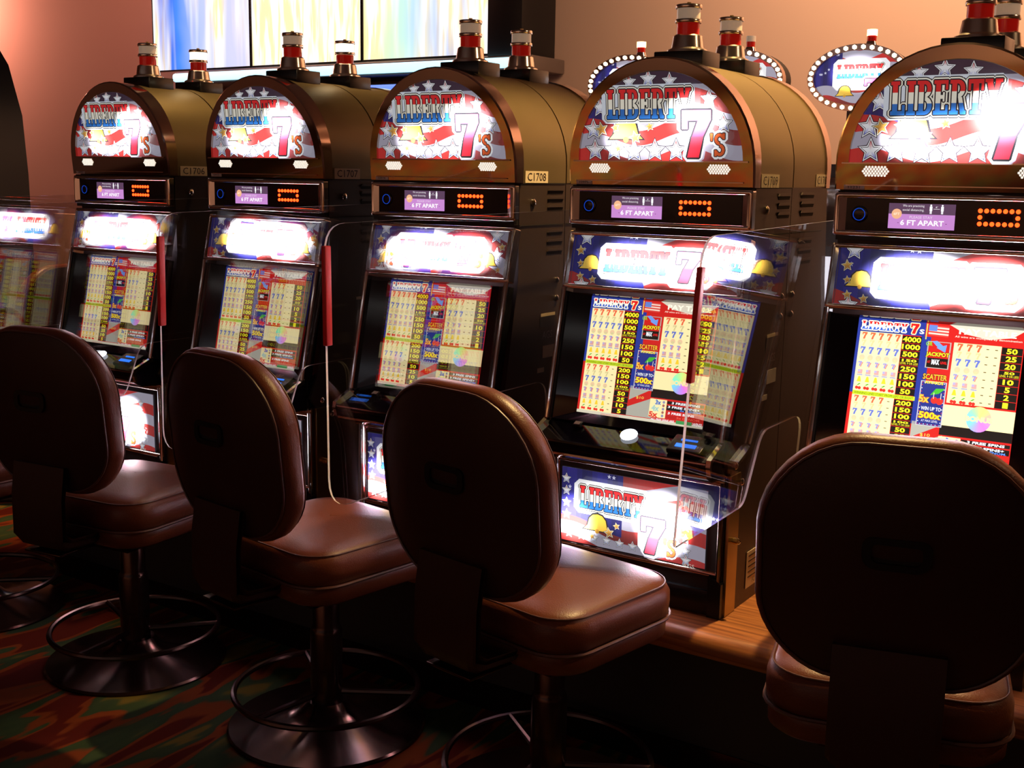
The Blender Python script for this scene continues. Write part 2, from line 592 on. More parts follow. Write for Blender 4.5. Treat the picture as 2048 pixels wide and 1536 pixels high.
class Art:
    STEP = 0.00025

    def __init__(s, clip=None):
        s.v, s.f, s.c = [], [], []
        s.clip = clip
        s.layer = 0

    def up(s, n=1):
        s.layer += n

    def poly(s, pts, col, layer=None, noclip=False):
        if s.clip and not noclip:
            cp = s.clip
            for i in range(len(cp)):
                a, b = cp[i], cp[(i + 1) % len(cp)]
                nx, ny = b[1] - a[1], -(b[0] - a[0])
                pts = clip_half(pts, nx, ny, nx * a[0] + ny * a[1])
                if len(pts) < 3:
                    return
        ly = s.layer if layer is None else layer
        b = len(s.v)
        s.v += [(x, -s.STEP * ly, y) for x, y in pts]
        s.f.append(tuple(range(b, b + len(pts))))
        s.c += [(col(x, y) if callable(col) else col) for x, y in pts]

    def rect(s, x0, y0, x1, y1, col):
        s.poly([(x0, y0), (x1, y0), (x1, y1), (x0, y1)], col)

    def disc(s, x, y, r, col, n=14, ry=None):
        ry = r if ry is None else ry
        s.poly([(x + r * math.cos(2 * math.pi * i / n), y + ry * math.sin(2 * math.pi * i / n)) for i in range(n)], col)

    def star(s, x, y, r, col, rot=0, inner=0.42):
        p = []
        for i in range(10):
            a = R(90 + 36 * i + rot)
            q = r if i % 2 == 0 else r * inner
            p.append((x + q * math.cos(a), y + q * math.sin(a)))
        for i in range(0, 10, 2):
            s.poly([(x, y), p[i - 1], p[i], p[(i + 1) % 10]], col)

    def fancy_star(s, x, y, r, rot=0, gold=False):
        s.star(x, y, r * 1.32, (0.02, 0.01, 0.02), rot, 0.5)
        s.up()
        s.star(x, y, r * 1.18, (0.95, 0.95, 0.98) if not gold else (0.95, 0.85, 0.6), rot, 0.47)
        s.up()
        if gold:
            g = lambda px, py: (0.75, 0.42, 0.08) if py > y else (0.45, 0.2, 0.03)
        else:
            def g(px, py):
                t = (py - y) / r
                return (0.6, 0.02, 0.015) if t > 0.45 else ((0.85, 0.84, 0.88) if t > -0.5 else (0.02, 0.07, 0.55))
        s.star(x, y, r * 1.02, (0.03, 0.02, 0.03), rot, 0.44)
        s.up()
        s.star(x, y, r * .9, g, rot)
        s.up()

    def text(s, txt, x0, y0, w, h, col, bold=0.0, clip=False, slant=0.0):
        """text fitted in the box with lower-left x0,y0"""
        vs, fs, ax, bx, ay, by = text_tris(txt, bold)
        kx, ky = w / (bx - ax), h / (by - ay)
        for f in fs:
            s.poly([(x0 + (vs[i][0] - ax) * kx + slant * (vs[i][1] - ay) * ky, y0 + (vs[i][1] - ay) * ky) for i in f], col, noclip=not clip)

    def glyphs(s, pieces, col, grow=0.0):
        for p in pieces:
            s.poly(inflate(p, grow) if grow else p, col)

    def banded(s, pieces, y0, y1, cols):
        n = len(cols)
        for p in pieces:
            for i, c in enumerate(cols):
                a, b2 = y0 + (y1 - y0) * i / n, y0 + (y1 - y0) * (i + 1) / n
                q = p
                if i > 0:
                    q = clip_half(q, 0, -1, -a)
                if i < n - 1 and len(q) > 2:
                    q = clip_half(q, 0, 1, b2)
                if len(q) > 2:
                    s.poly(q, c)

    def build(s, name, mat, parent, loc, rotx=0, lamp_level=1.0):
        me = bpy.data.meshes.new(name)
        me.from_pydata(s.v, [], s.f)
        ca = me.color_attributes.new('Col', 'FLOAT_COLOR', 'CORNER')
        flat = []
        for f in s.f:
            for i in f:
                flat += [*s.c[i], 1.0]
        ca.data.foreach_set('color', flat)
        me.materials.append(MATS[mat])
        me.update()
        o = bpy.data.objects.new(name, me)
        COL.objects.link(o)
        o.parent = parent
        o.location = loc
        o.rotation_euler = (rotx, 0, 0)
        o['lamp'] = lamp_level
        return o


def q4(x0, y0, x1, y1):
    return [(x0, y0), (x1, y0), (x1, y1), (x0, y1)]


def arc_strip(cx, cy, ro, roy, ri, riy, a0, a1, n=8):
    out = []
    for i in range(n):
        a, b = R(a0 + (a1 - a0) * i / n), R(a0 + (a1 - a0) * (i + 1) / n)
        out.append([(cx + ri * math.cos(a), cy + riy * math.sin(a)), (cx + ro * math.cos(a), cy + roy * math.sin(a)),
                    (cx + ro * math.cos(b), cy + roy * math.sin(b)), (cx + ri * math.cos(b), cy + riy * math.sin(b))])
    return out


GL = {
    'L': (0.62, [q4(.08, 0, .30, 1), q4(0, .89, .38, 1), q4(0, 0, .62, .12), q4(.5, 0, .62, .3)]),
    'I': (0.38, [q4(.08, 0, .30, 1), q4(0, .89, .38, 1), q4(0, 0, .38, .11)]),
    'B': (0.64, [q4(.08, 0, .28, 1), q4(0, .89, .36, 1), q4(0, 0, .36, .11)]
          + arc_strip(.34, .755, .26, .245, .08, .13, -90, 90) + arc_strip(.34, .265, .30, .265, .10, .15, -90, 90)),
    'E': (0.60, [q4(.08, 0, .28, 1), q4(0, .89, .58, 1), q4(.48, .72, .58, 1), q4(.25, .46, .42, .57), q4(.38, .38, .45, .65),
                 q4(0, 0, .60, .12), q4(.5, 0, .60, .28)]),
    'R': (0.68, [q4(.08, 0, .28, 1), q4(0, .89, .36, 1), q4(0, 0, .36, .11), [(.34, .5), (.5, .5), (.66, 0), (.46, 0)], q4(.46, 0, .68, .11)]
          + arc_strip(.34, .74, .28, .26, .09, .14, -90, 90)),
    'T': (0.62, [q4(.2, 0, .42, 1), q4(.1, 0, .52, .11), q4(0, .88, .62, 1), q4(0, .68, .1, 1), q4(.52, .68, .62, 1)]),
    'Y': (0.66, [[(.02, 1), (.22, .45), (.42, .45), (.25, 1)], [(.43, 1), (.30, .45), (.44, .45), (.64, 1)], q4(.22, 0, .44, .5),
                 q4(-.02, .9, .29, 1), q4(.39, .9, .68, 1), q4(.12, 0, .54, .1)]),
    '7': (0.64, [q4(0, .78, .64, 1), q4(0, .60, .13, 1), [(.36, .8), (.64, .8), (.46, .42), (.22, .42)], [(.22, .44), (.47, .44), (.38, 0), (.12, 0)]]),
    'S': (0.52, arc_strip(.26, .74, .26, .26, .11, .12, 20, 270) + arc_strip(.26, .27, .26, .27, .11, .13, 90, -160) + [q4(.40, .74, .52, 1), q4(0, 0, .12, .27)]),
    "'": (0.16, [[(.03, .66), (.12, .66), (.15, 1), (0, 1)]]),
}


def word(txt, x0, y0, w, h, gap=0.06):
    tot = sum(GL[c][0] for c in txt) + gap * (len(txt) - 1)
    k = w / tot
    out = []
    x = x0
    for c in txt:
        gw, ps = GL[c]
        out += [[(x + px * k, y0 + py * h) for px, py in p] for p in ps]
        x += (gw + gap) * k
    return out


RED, CREAM, BLUE = (0.70, 0.012, 0.012), (0.92, 0.86, 0.72), (0.015, 0.16, 0.55)
WHITE, BLACK = (0.92, 0.92, 0.95), (0.006, 0.004, 0.008)


def title(a, x, y, w, h, o=0.004):
    g = word('LIBERTY', x, y, w, h)
    a.glyphs(g, BLACK, o * 2.4)
    a.up()
    a.glyphs(g, CREAM, o * 1.7)
    a.up()
    a.glyphs(g, BLACK, o * 0.8)
    a.up()
    a.banded(g, y, y + h, [BLUE, CREAM, RED])
    a.up()


def seven(a, x, y, w, h, o=0.004, s=True):
    g = word('7', x, y, w, h)
    a.glyphs(g, (0.55, 0.5, 0.62), o * 3)
    a.up()
    a.glyphs(g, WHITE, o * 2)
    a.up()
    a.glyphs(g, BLACK, o)
    a.up()
    a.glyphs(g, lambda px, py: (0.62, 0.01, 0.03) if py < y + h * .6 else (0.85, 0.1, 0.35))
    a.up()
    if s:
        g = word("'S", x + w * 0.98, y + h * .03, w * 0.5, h * 0.48)
        a.glyphs(g, WHITE, o * 1.7)
        a.up()
        a.glyphs(g, BLACK, o * .5)
        a.up()
        a.glyphs(g, (0.70, 0.10, 0.015))
        a.up()


def bell(a, x, y, r, outline=True):
    def shape(k):
        return [(x + dx * r * k, y + (dy - .45) * r * k) for dx, dy in
                ((-1, 0), (1, 0), (.72, .28), (.6, .75), (.35, 1.02), (0, 1.1), (-.35, 1.02), (-.6, .75), (-.72, .28))]
    a.poly(shape(1.16), BLACK)
    a.up()
    a.poly(shape(1.0), lambda px, py: (0.95, 0.62, 0.08) if px < x else (0.75, 0.4, 0.03))
    a.up()
    a.disc(x, y - .5 * r, .16 * r, (0.6, 0.3, 0.03), 8)
    a.up()


def flag_bg(a, x0, x1, y0, y1, canton, stripes=6, amp=0.02, wl=0.3, ph=0.0, canton_y=None):
    """waving stripes with a blue starred field at the left"""
    n = 40
    hh = (y1 - y0) / stripes
    a.rect(x0, y0, x1, y1, (0.40, 0.37, 0.46))
    a.up()
    for k in range(-2, stripes + 2, 2):
        for i in range(n):
            xa, xb = x0 + (x1 - x0) * i / n, x0 + (x1 - x0) * (i + 1) / n
            fa, fb = amp * math.sin((xa - x0) / wl * 6.283 + ph), amp * math.sin((xb - x0) / wl * 6.283 + ph)
            ya = y0 + k * hh
            sh = 0.38 + 0.2 * math.sin((xa - x0) / wl * 6.283 + ph + 1)
            a.poly([(xa, ya + fa), (xb, ya + fb), (xb, ya + hh + fb), (xa, ya + hh + fa)], (sh, 0.02, 0.016))
    a.up()
    if canton > x0:
        cy = (y0 + (y1 - y0) * 0.25) if canton_y is None else canton_y
        for i in range(12):
            xa, xb = x0 + (canton - x0) * i / 12, x0 + (canton - x0) * (i + 1) / 12
            fa, fb = amp * math.sin((xa - x0) / wl * 6.283 + ph), amp * math.sin((xb - x0) / wl * 6.283 + ph)
            c = 0.7 + 0.3 * math.sin(i * 1.1)
            a.poly([(xa, cy + fa), (xb, cy + fb), (xb, y1), (xa, y1)], (0.02 * c, 0.016 * c, 0.22 * c))
        a.up()
        rnd = random.Random(4)
        for i in range(10):
            a.star(x0 + (canton - x0) * rnd.uniform(.08, .92), cy + (y1 - cy) * rnd.uniform(.3, .95), 0.007, (0.6, 0.6, 0.8))
        a.up()


# ------------------------------------------------------------------ the prints of the machines
def topper_art():
    """origin: middle of the lower edge of the half-round glass, radius 0.252"""
    clip = [(-.252, 0), (.252, 0)] + [(.252 * math.cos(R(a)), .242 * math.sin(R(a))) for a in range(6, 180, 6)]
    a = Art(clip)
    flag_bg(a, -.26, .26, -.02, .26, -.08, 7, .018, .30, 0.6, .10)
    a.poly([(-.26, .165), (.05, .205), (.26, .205), (.26, .26), (-.26, .26)], lambda x, y: (0.035, 0.010, 0.03))
    a.up()
    for x, y, r in ((-.09, .215, .020), (-.03, .222, .022), (.035, .215, .020), (-.18, .148, .024), (-.203, .088, .026),
                    (-.198, .030, .027), (-.137, .030, .027), (-.072, .028, .027), (-.007, .030, .027), (.058, .030, .027),
                    (.155, .165, .022), (.198, .10, .022)):
        a.fancy_star(x, y, r)
    bell(a, -.095, .085, .052)
    for x, y, r in ((-.172, .088, .019), (-.127, .092, .012), (-.065, .065, .017), (-.118, .036, .012), (-.018, .095, .012)):
        a.fancy_star(x, y, r, 12, True)
    # lit plate behind the title
    a.poly(inflate(q4(-.155, .116, .105, .196), .012), (0.70, 0.74, 0.82))
    a.up()
    title(a, -.15, .116, .255, .080, .0036)
    seven(a, .080, .012, .085, .125, .005)
    return a


def marquee_art():
    """origin: middle of the lower edge, 0.525 x 0.160"""
    clip = [(-.262, 0), (.262, 0), (.262, .160), (-.262, .160)]
    a = Art(clip)
    flag_bg(a, -.262, .262, -.02, .18, -.03, 4, .03, .42, 2.2, .02)
    a.disc(-.07, .0, .05, (0.02, 0.02, 0.35), 20)
    a.up()
    for x, y, r in ((-.225, .145, .022), (-.225, .005, .022), (.215, .135, .022), (.222, .075, .022)):
        a.fancy_star(x, y, r)
    bell(a, -.200, .070, .036)
    bell(a, .195, .058, .034)
    for x, y, r in ((-.238, .105, .014), (-.233, .068, .010), (-.228, .030, .011), (-.185, .022, .011), (.245, .10, .012), (.24, .03, .010)):
        a.fancy_star(x, y, r, 10, True)
    a.poly(inflate(q4(-.155, .040, .052, .115), .015), WHITE)  # white boxes painted for the glow round the lettering
    a.poly(inflate(q4(.065, .030, .175, .112), .016), WHITE)
    a.up()
    title(a, -.15, .048, .200, .064, .003)
    seven(a, .075, .030, .07, .085, .004)
    return a


def belly_art():
    """origin: middle of the lower edge, 0.47 x 0.225"""
    clip = [(-.235, 0), (.235, 0), (.235, .225), (-.235, .225)]
    a = Art(clip)
    flag_bg(a, -.235, .235, -.04, .25, -.03, 7, .02, .4, 1.2, .06)
    for i in range(5):
        a.fancy_star(-.215, .045 + .037 * i, .014)
        a.fancy_star(.175, .04 + .036 * i, .014)
    for i in range(8):
        a.fancy_star(-.20 + .043 * i, .028, .013)
    a.fancy_star(.185, .02, .015)
    a.poly(inflate(q4(-.165, .115, .055, .185), .016), WHITE)
    a.poly(inflate(q4(.05, .035, .135, .15), .016), WHITE)
    a.up()
    bell(a, -.10, .075, .045)
    for x, y, r in ((-.06, .055, .015), (-.115, .035, .009), (-.035, .08, .010)):
        a.fancy_star(x, y, r, 14, True)
    title(a, -.158, .118, .205, .065, .0033)
    seven(a, .045, .02, .075, .105, .0045)
    a.text('AGS', .18, .004, .035, .011, (0.75, 0.7, 0.6))
    return a


LW, LH = 0.40, 0.341


def screen_art():
    """pay table. origin: middle of the lower edge, LW x LH; u,v run right and down from the upper left corner"""
    a = Art()
    X = lambda u: -LW / 2 + LW * u
    Z = lambda v: LH * (1 - v)

    def R4(u0, v0, u1, v1, c):
        a.rect(X(u0), Z(v1), X(u1), Z(v0), c)

    def T(t, u0, v0, u1, v1, c, b=0.02, sl=0.0):
        a.text(t, X(u0), Z(v1), LW * (u1 - u0), LH * (v1 - v0), c, b, slant=sl)
    paper = (0.86, 0.74, 0.38)
    yel = (0.95, 0.78, 0.02)
    red, nav, blk = (0.55, 0.015, 0.012), (0.02, 0.035, 0.26), (0.012, 0.008, 0.006)
    R4(0, 0, 1, 1, red)
    a.up()
    # grey flag folds
    a.poly([(X(.40), Z(.97)), (X(.60), Z(.97)), (X(.60), Z(.80)), (X(.40), Z(.90))], (0.38, 0.36, 0.3))
    a.poly([(X(.41), Z(.84)), (X(.60), Z(.72)), (X(.41), Z(.72))], (0.38, 0.36, 0.3))
    R4(0, 0, .42, .10, nav)
    R4(0, .10, .02, .56, nav)
    R4(.40, .10, .46, .74, nav)
    a.poly([(X(.56), Z(0)), (X(1), Z(0)), (X(.93), Z(.06)), (X(.8), Z(.085)), (X(.66), Z(.06))], (0.62, 0.56, 0.45))
    R4(0, .975, 1, 1, (0.6, 0.55, 0.42))
    R4(.2, .985, .35, 1, red)
    a.up()
    # title
    g = word('LIBERTY', X(.025), Z(.082), LW * .285, LH * .062)
    a.glyphs(g, BLACK, .0036)
    a.up()
    a.glyphs(g, CREAM, .0026)
    a.up()
    a.banded(g, Z(.082), Z(.02), [(0.03, 0.1, 0.5), CREAM, RED])
    g = word('7', X(.33), Z(.088), LW * .05, LH * .075)
    a.glyphs(g, (0.95, 0.8, 0.4), .0024)
    a.up()
    a.glyphs(g, RED)
    T('S', .385, .05, .415, .085, CREAM, .03)
    # small flag
    for i in range(7):
        yy = .012 + .011 * i
        a.poly([(X(.44), Z(yy)), (X(.56), Z(yy + .004)), (X(.56), Z(yy + .0155)), (X(.44), Z(yy + .0115))], (0.8, 0.6, 0.5) if i % 2 else (0.6, 0.05, 0.04))
    a.up()
    a.rect(X(.44), Z(.055), X(.49), Z(.012), (0.12, 0.2, 0.55))
    R4(.425, .005, .432, .12, (0.75, 0.55, 0.1))
    T('PAY TABLE', .62, .02, .95, .062, (0.95, 0.88, 0.7), .03)
    T('All wins are multiplied by denomination', .60, .074, .985, .092, (0.95, 0.8, 0.65), 0)
    # sheets
    R4(.02, .10, .285, .545, paper)
    R4(.02, .575, .285, .975, paper)
    R4(.60, .125, .875, .56, paper)
    R4(.58, .575, 1, .725, paper)
    R4(.58, .725, 1, .795, blk)
    R4(.58, .805, .71, .955, paper)
    R4(.02, .545, .41, .575, (0.50, 0.62, 0.02))
    a.up()
    T('WINNING LINES START FROM LEFT OR RIGHT', .03, .551, .40, .569, (0.06, 0.1, 0.0), .0)

    def seven_mini(cx, cy, h, c):
        w = h * .72
        g = [[(cx - w / 2 + px * w / .64, cy - h / 2 + py * h) for px, py in p] for p in GL['7'][1]]
        a.glyphs(g, c)

    def symbols(u0, v0, cols, nrow, du, dv):
        for r in range(nrow):
            for k in range(cols):
                cx, cy = X(u0 + du * (k + .5)), Z(v0 + dv * (r + .5))
                h = LH * dv * .95
                if r == 0:
                    seven_mini(cx, cy, h, (0.75, 0.12, 0.05))
                elif r == 1:
                    seven_mini(cx, cy, h * .9, (0.62, 0.52, 0.25))
                elif r == 2:
                    seven_mini(cx, cy, h, (0.12, 0.16, 0.5))
                elif r == 3:
                    a.disc(cx, cy, h * .42, (0.75, 0.5, 0.3), 10)
                    a.disc(cx, cy - h * .18, h * .22, (0.3, 0.55, 0.2), 8)
                elif r == 4:
                    for q, cc in ((-.3, (0.2, 0.25, 0.6)), (.05, (0.7, 0.25, 0.2))):
                        seven_mini(cx + q * h * .5, cy - q * h * .3, h * .7, cc)
                elif r == 5:
                    a.rect(cx - h * .34, cy - h * .3, cx + h * .34, cy + h * .34, (0.62, 0.32, 0.3))
                    a.rect(cx - h * .34, cy, cx + h * .0, cy + h * .34, (0.3, 0.35, 0.65))
                    a.rect(cx - h * .4, cy - h * .5, cx + h * .4, cy - h * .38, (0.2, 0.2, 0.55))
                elif r == 6:
                    a.poly([(cx - h * .32, cy - h * .4), (cx + h * .32, cy - h * .4), (cx + h * .15, cy + h * .3), (cx, cy + h * .42), (cx - h * .15, cy + h * .3)], (0.85, 0.55, 0.03))
                else:
                    a.disc(cx - h * .2, cy - h * .22, h * .24, (0.75, 0.03, 0.02), 9)
                    a.disc(cx + h * .2, cy - h * .25, h * .24, (0.75, 0.03, 0.02), 9)
                    a.poly([(cx - h * .3, cy + h * .1), (cx + h * .1, cy + h * .42), (cx + h * .35, cy + h * .4), (cx, cy + h * .15)], (0.05, 0.35, 0.02))
    dv = .0545
    symbols(.025, .103, 5, 8, .052, dv)
    symbols(.025, .578, 4, 8, .052, .0492)
    symbols(.61, .128, 3, 8, .055, dv)
    for r in range(8):
        R4(.245, .60 + .0492 * r, .26, .605 + .0492 * r, (0.1, 0.05, 0.02))
        for u in (.79, .84):
            R4(u, .152 + dv * r, u + .016, .158 + dv * r, (0.1, 0.05, 0.02))

    def numbers(vals, u0, u1, v0, d):
        for i, t in enumerate(vals):
            R4(u0, v0 + d * i + .002, u1, v0 + d * (i + 1) - .002, blk)
        a.up()
        for i, t in enumerate(vals):
            w = min(.031 * len(t), u1 - u0 - .005)
            c = (u0 + u1) / 2
            vv = v0 + d * i
            if t[0] == '*':
                t = t[1:]
                w = .03 * len(t)
                T(t, c - w / 2, vv + .008, c + w / 2, vv + d * .5, yel, .03)
                T('LEVEL 9 OR LESS', u0 + .004, vv + d * .58, u1 - .004, vv + d * .86, yel, .0)
            else:
                T(t, c - w / 2, vv + d * .14, c + w / 2, vv + d * .86, yel, .035)
    numbers(['4000', '1000', '500', '*150', '250', '150', '100', '50'], .288, .405, .105, .0548)
    numbers(['200', '150', '100', '*100', '50', '25', '10', '5'], .288, .405, .578, .0492)
    numbers(['50', '25', '20', '*50', '10', '5', '2', '1'], .878, .995, .128, .0545)
    # jackpot box, scatter box
    R4(.445, .13, .585, .325, (0.40, 0.37, 0.33))
    R4(.435, .42, .59, .745, (0.5, 0.48, 0.5))
    a.up()
    R4(.452, .135, .578, .25, red)
    R4(.452, .25, .578, .32, blk)
    R4(.441, .425, .584, .74, (0.02, 0.03, 0.20))
    a.up()
    a.poly([(X(.47), Z(.13)), (X(.50), Z(.125)), (X(.545), Z(.165)), (X(.52), Z(.185))], (0.15, 0.3, 0.75))
    a.poly([(X(.50), Z(.175)), (X(.56), Z(.15)), (X(.555), Z(.205))], (0.15, 0.3, 0.75))
    T('OR', .435, .135, .475, .165, (0.2, 0.5, 0.03), .03)
    for i in range(12):
        for vv in (.432, .733):
            a.disc(X(.447 + .0118 * i), Z(vv), .0012, WHITE if i % 2 else RED, 6)
        a.disc(X(.446), Z(.45 + .024 * i), .0012, WHITE if i % 2 else RED, 6)
        a.disc(X(.579), Z(.45 + .024 * i), .0012, WHITE if i % 2 else RED, 6)
    a.up()
    T('JACKPOT', .44, .205, .585, .25, BLACK, .09)
    T('SCATTER', .44, .365, .59, .412, BLACK, .09)
    T('500x', .445, .64, .582, .695, (0.45, 0.1, 0.02), .08)
    T('5x', .435, .52, .50, .58, (0.5, 0.12, 0.02), .09)
    a.up()
    T('JACKPOT', .443, .208, .582, .247, yel, .03)
    T('AT', .455, .272, .475, .29, RED, .03)
    T('MAX', .482, .26, .528, .298, WHITE, .04)
    T('LEVEL', .535, .272, .574, .29, RED, .03)
    T('SCATTER', .443, .368, .587, .409, (0.92, 0.42, 0.03), .03)
    T('AWARDS', .46, .418, .57, .44, yel, .03)
    T('5x', .437, .523, .497, .577, (0.95, 0.5, 0.05), .03)
    T('WIN UP TO', .455, .605, .575, .632, (0.8, 0.8, 0.8), .02)
    T('500x', .448, .643, .579, .692, yel, .03)
    T('AT MAX LEVEL', .465, .70, .565, .716, (0.7, 0.7, 0.8), 0)
    for dx, dz in ((.528, .555), (.56, .56)):
        a.disc(X(dx), Z(dz), LW * .021, (0.70, 0.03, 0.02), 14)
    a.poly([(X(.50), Z(.52)), (X(.53), Z(.47)), (X(.585), Z(.465)), (X(.55), Z(.505))], (0.06, 0.42, 0.03))
    a.up()
    for dx in (.522, .565):
        a.rect(X(dx) - .0007, Z(.545), X(dx) + .0007, Z(.50), (0.75, 0.7, 0.5))
    T('$10', .47, .80, .53, .825, (0.8, 0.6, 0.1), .0)
    # bonus wheel
    for i in range(24):
        t0, t1 = 2 * math.pi * i / 24, 2 * math.pi * (i + 1) / 24
        cc = [0.55 + 0.35 * math.cos(t0 - k * 2.09) for k in range(3)]
        a.poly([(X(.80), Z(.655)), (X(.80) + .029 * math.cos(t0), Z(.655) + .031 * math.sin(t0)), (X(.80) + .029 * math.cos(t1), Z(.655) + .031 * math.sin(t1))], tuple(cc))
    a.up()
    T('BONUS', .72, .635, .88, .675, (0.85, 0.72, 0.35), .06)
    # lower right
    T('3x', .625, .81, .67, .85, (0.03, 0.12, 0.5), .04)
    T('4x', .60, .855, .66, .905, (0.35, 0.55, 0.5), .04)
    T('5x', .585, .91, .655, .955, (0.7, 0.05, 0.03), .05)
    for v0, v1, c in ((.81, .835, blk), (.845, .885, blk), (.895, .92, (0.5, 0.02, 0.015)), (.925, .95, (0.45, 0.015, 0.012))):
        R4(.715, v0, .995, v1, c)
    R4(.80, .957, .92, .985, (0.05, 0.28, 0.08))
    for i in range(5):
        a.disc(X(.69), Z(.825 + .028 * i), .004, (0.35, 0.12, 0.1) if i % 2 else (0.25, 0.25, 0.4), 8)
    a.up()
    T('3 FREE SPINS', .75, .813, .965, .832, WHITE, .03, .1)
    T('3 FREE SPINS+', .725, .847, .965, .865, WHITE, .03, .1)
    T('5x DENOM.', .82, .868, .98, .884, (0.1, 0.25, 0.8), .02, .1)
    T('3 FREE SPINS', .73, .898, .93, .917, WHITE, .03, .1)
    T('5x DENOM.', .80, .928, .98, .947, (0.8, 0.1, 0.06), .02, .1)
    T('ALL FREE SPINS ARE', .605, .962, .785, .98, WHITE, .01, .1)
    T('WINS!', .925, .958, .995, .985, WHITE, .02)
    return a


def info_art():
    """social distancing notice, 0.160 x 0.062, origin lower left"""
    a = Art()
    a.rect(0, 0, .160, .062, (0.55, 0.24, 0.60))
    a.up()
    a.rect(0, .036, .160, .062, (0.10, 0.05, 0.10))
    a.up()
    a.disc(.020, .036, .0125, (0.85, 0.45, 0.25), 18)
    a.text('We are practicing', .034, .052, .052, .0075, (0.8, 0.75, 0.8), 0)
    a.text('social distancing.', .034, .042, .052, .0075, (0.8, 0.75, 0.8), 0)
    a.text('PLEASE STAY', .052, .0255, .055, .0065, (0.8, 0.65, 0.8), 0)
    a.text('6 FT APART', .030, .0085, .105, .0135, (0.95, 0.9, 0.95), .03)
    for x in (.102, .129):
        a.disc(x, .0585, .0024, WHITE, 8)
        a.rect(x - .0032, .045, x + .0032, .056, WHITE)
        a.rect(x - .0024, .038, x - .0003, .046, WHITE)
        a.rect(x + .0003, .038, x + .0024, .046, WHITE)
    a.rect(.108, .0495, .123, .0503, WHITE)
    a.text('6\'', .113, .0525, .005, .004, WHITE, 0)
    a.poly([(.026, .0155), (.022, .0145), (.026, .0130)], (0.2, 0.05, 0.2))
    a.poly([(.139, .0155), (.143, .0145), (.139, .0130)], (0.2, 0.05, 0.2))
    a.up()
    a.text('6FT', .0125, .033, .015, .006, (0.95, 0.8, 0.6), .02)
    return a


def flat_text(name, txt, w, h, mat, parent, loc, rot, depth=0.0006, bold=0.0):
    """ink lettering fitted to w x h, centred; lies in local x,z"""
    vs, fs, ax, bx, ay, by = text_tris(txt, bold)
    v = [((x - (ax + bx) / 2) * w / (bx - ax), 0, (y - (ay + by) / 2) * h / (by - ay)) for x, y in vs]
    return link_mesh(name, v, fs, [mat], parent, None, 0, loc, rot)


# ------------------------------------------------------------------ the room
FLOOR = MB().box(-13, 9, -18, 6, -0.1, 0).build('floor', 'carpet', smooth=0)
tag(FLOOR, kind='structure')
w = MB().box(-13, 9, 4.4, 4.6, 0, 3.9).build('wall_back', 'wall_paint', smooth=0)
tag(w, kind='structure')
w = MB().box(-13.2, -13, -18, 4.6, 0, 3.9).build('wall_left', 'wall_paint', smooth=0)
tag(w, kind='structure')
w = MB().box(9, 9.2, -18, 4.6, 0, 3.9).build('wall_right', 'wall_paint', smooth=0)
tag(w, kind='structure')
w = MB().box(-13, 9, -18.2, -18, 0, 3.9).build('wall_front', 'wall_paint', smooth=0)
tag(w, kind='structure')
w = MB().box(-13.2, 9.2, -18.2, 4.6, 3.9, 4.0).build('ceiling', 'ceiling_paint', smooth=0)
tag(w, kind='structure')

# ------------------------------------------------------------------ machine base with wooden top
BZ = 0.434
base = empty('machine_base', (0, 0, 0))
tag(base, 'long dark plinth with wooden top under the row of slot machines', 'plinth')
BX0, BX1, BY0, BY1 = -2.64, 2.2, -0.205, 0.82
MB().box(BX0 + .03, BX1 - .03, BY0 + .05, BY1 - .05, 0, BZ - .055).build('plinth_body', 'black_matte', base)
rb = .042
prof = [(BY0 + rb - rb * math.sin(R(a)), BZ - rb + rb * math.cos(R(a))) for a in range(0, 121, 12)]
prof += [(BY0 + .04, BZ - .07), (BY1 - .04, BZ - .07)]
prof += [(BY1 - rb + rb * math.sin(R(a)), BZ - rb + rb * math.cos(R(a))) for a in range(120, -1, -12)]
MB().prism_x(prof, BX0, BX1).build('wooden_top', 'wood', base)
MB().box(BX0 + .02, BX1 - .02, BY0 + .045, BY0 + .052, 0.0, .09).build('kick_plate', 'dark_metal', base)


# ------------------------------------------------------------------ slot machine
def Zc(z):
    return z + 1.206      # height over the plinth top, from height relative to the lens


HW = 0.285
TZ0 = Zc(-.019)           # lower edge of the topper


def arch(hw, z0, zc, r, n=28, k=1.02):
    return [(-hw, z0)] + [(r * math.cos(R(180 - 180 * i / n)), zc + k * r * math.sin(R(180 - 180 * i / n))) for i in range(n + 1)] + [(hw, z0)]


def make_candle(parent, x, y, z, lit=None):
    """two tier candle light on a black box"""
    c = empty('candle_light', (x, y, z), 0, parent)
    MB().box(-.075, .075, -.06, .06, -.03, .028, bev=.003).build('mount_box', 'black_plastic', c)
    MB().lathe([(.0, .028), (.058, .028), (.057, .034), (.046, .040), (.041, .072), (.036, .076), (0, .076)], 28, closed=False).build('chrome_collar', 'lamp_chrome', c)
    MB().lathe([(.0, .074), (.032, .074), (.032, .112), (0, .112)], 24, closed=False).build('red_lens', 'red_lens', c)
    MB().lathe([(.036, .108), (.037, .110), (.037, .116), (.036, .118), (0, .118)], 24, closed=False).build('chrome_ring', 'lamp_chrome', c)
    MB().lathe([(.0, .116), (.033, .116), (.033, .150), (0, .150)], 24, closed=False).build('white_lens', lit or 'white_lens', c)
    MB().lathe([(.036, .147), (.037, .149), (.037, .155), (.036, .158), (.0, .159)], 24, closed=False).build('chrome_cap', 'lamp_chrome', c)
    MB().lathe([(.006, .158), (.006, .165), (0, .166)], 8, closed=False).build('cap_nut', 'brass', c)
    return c


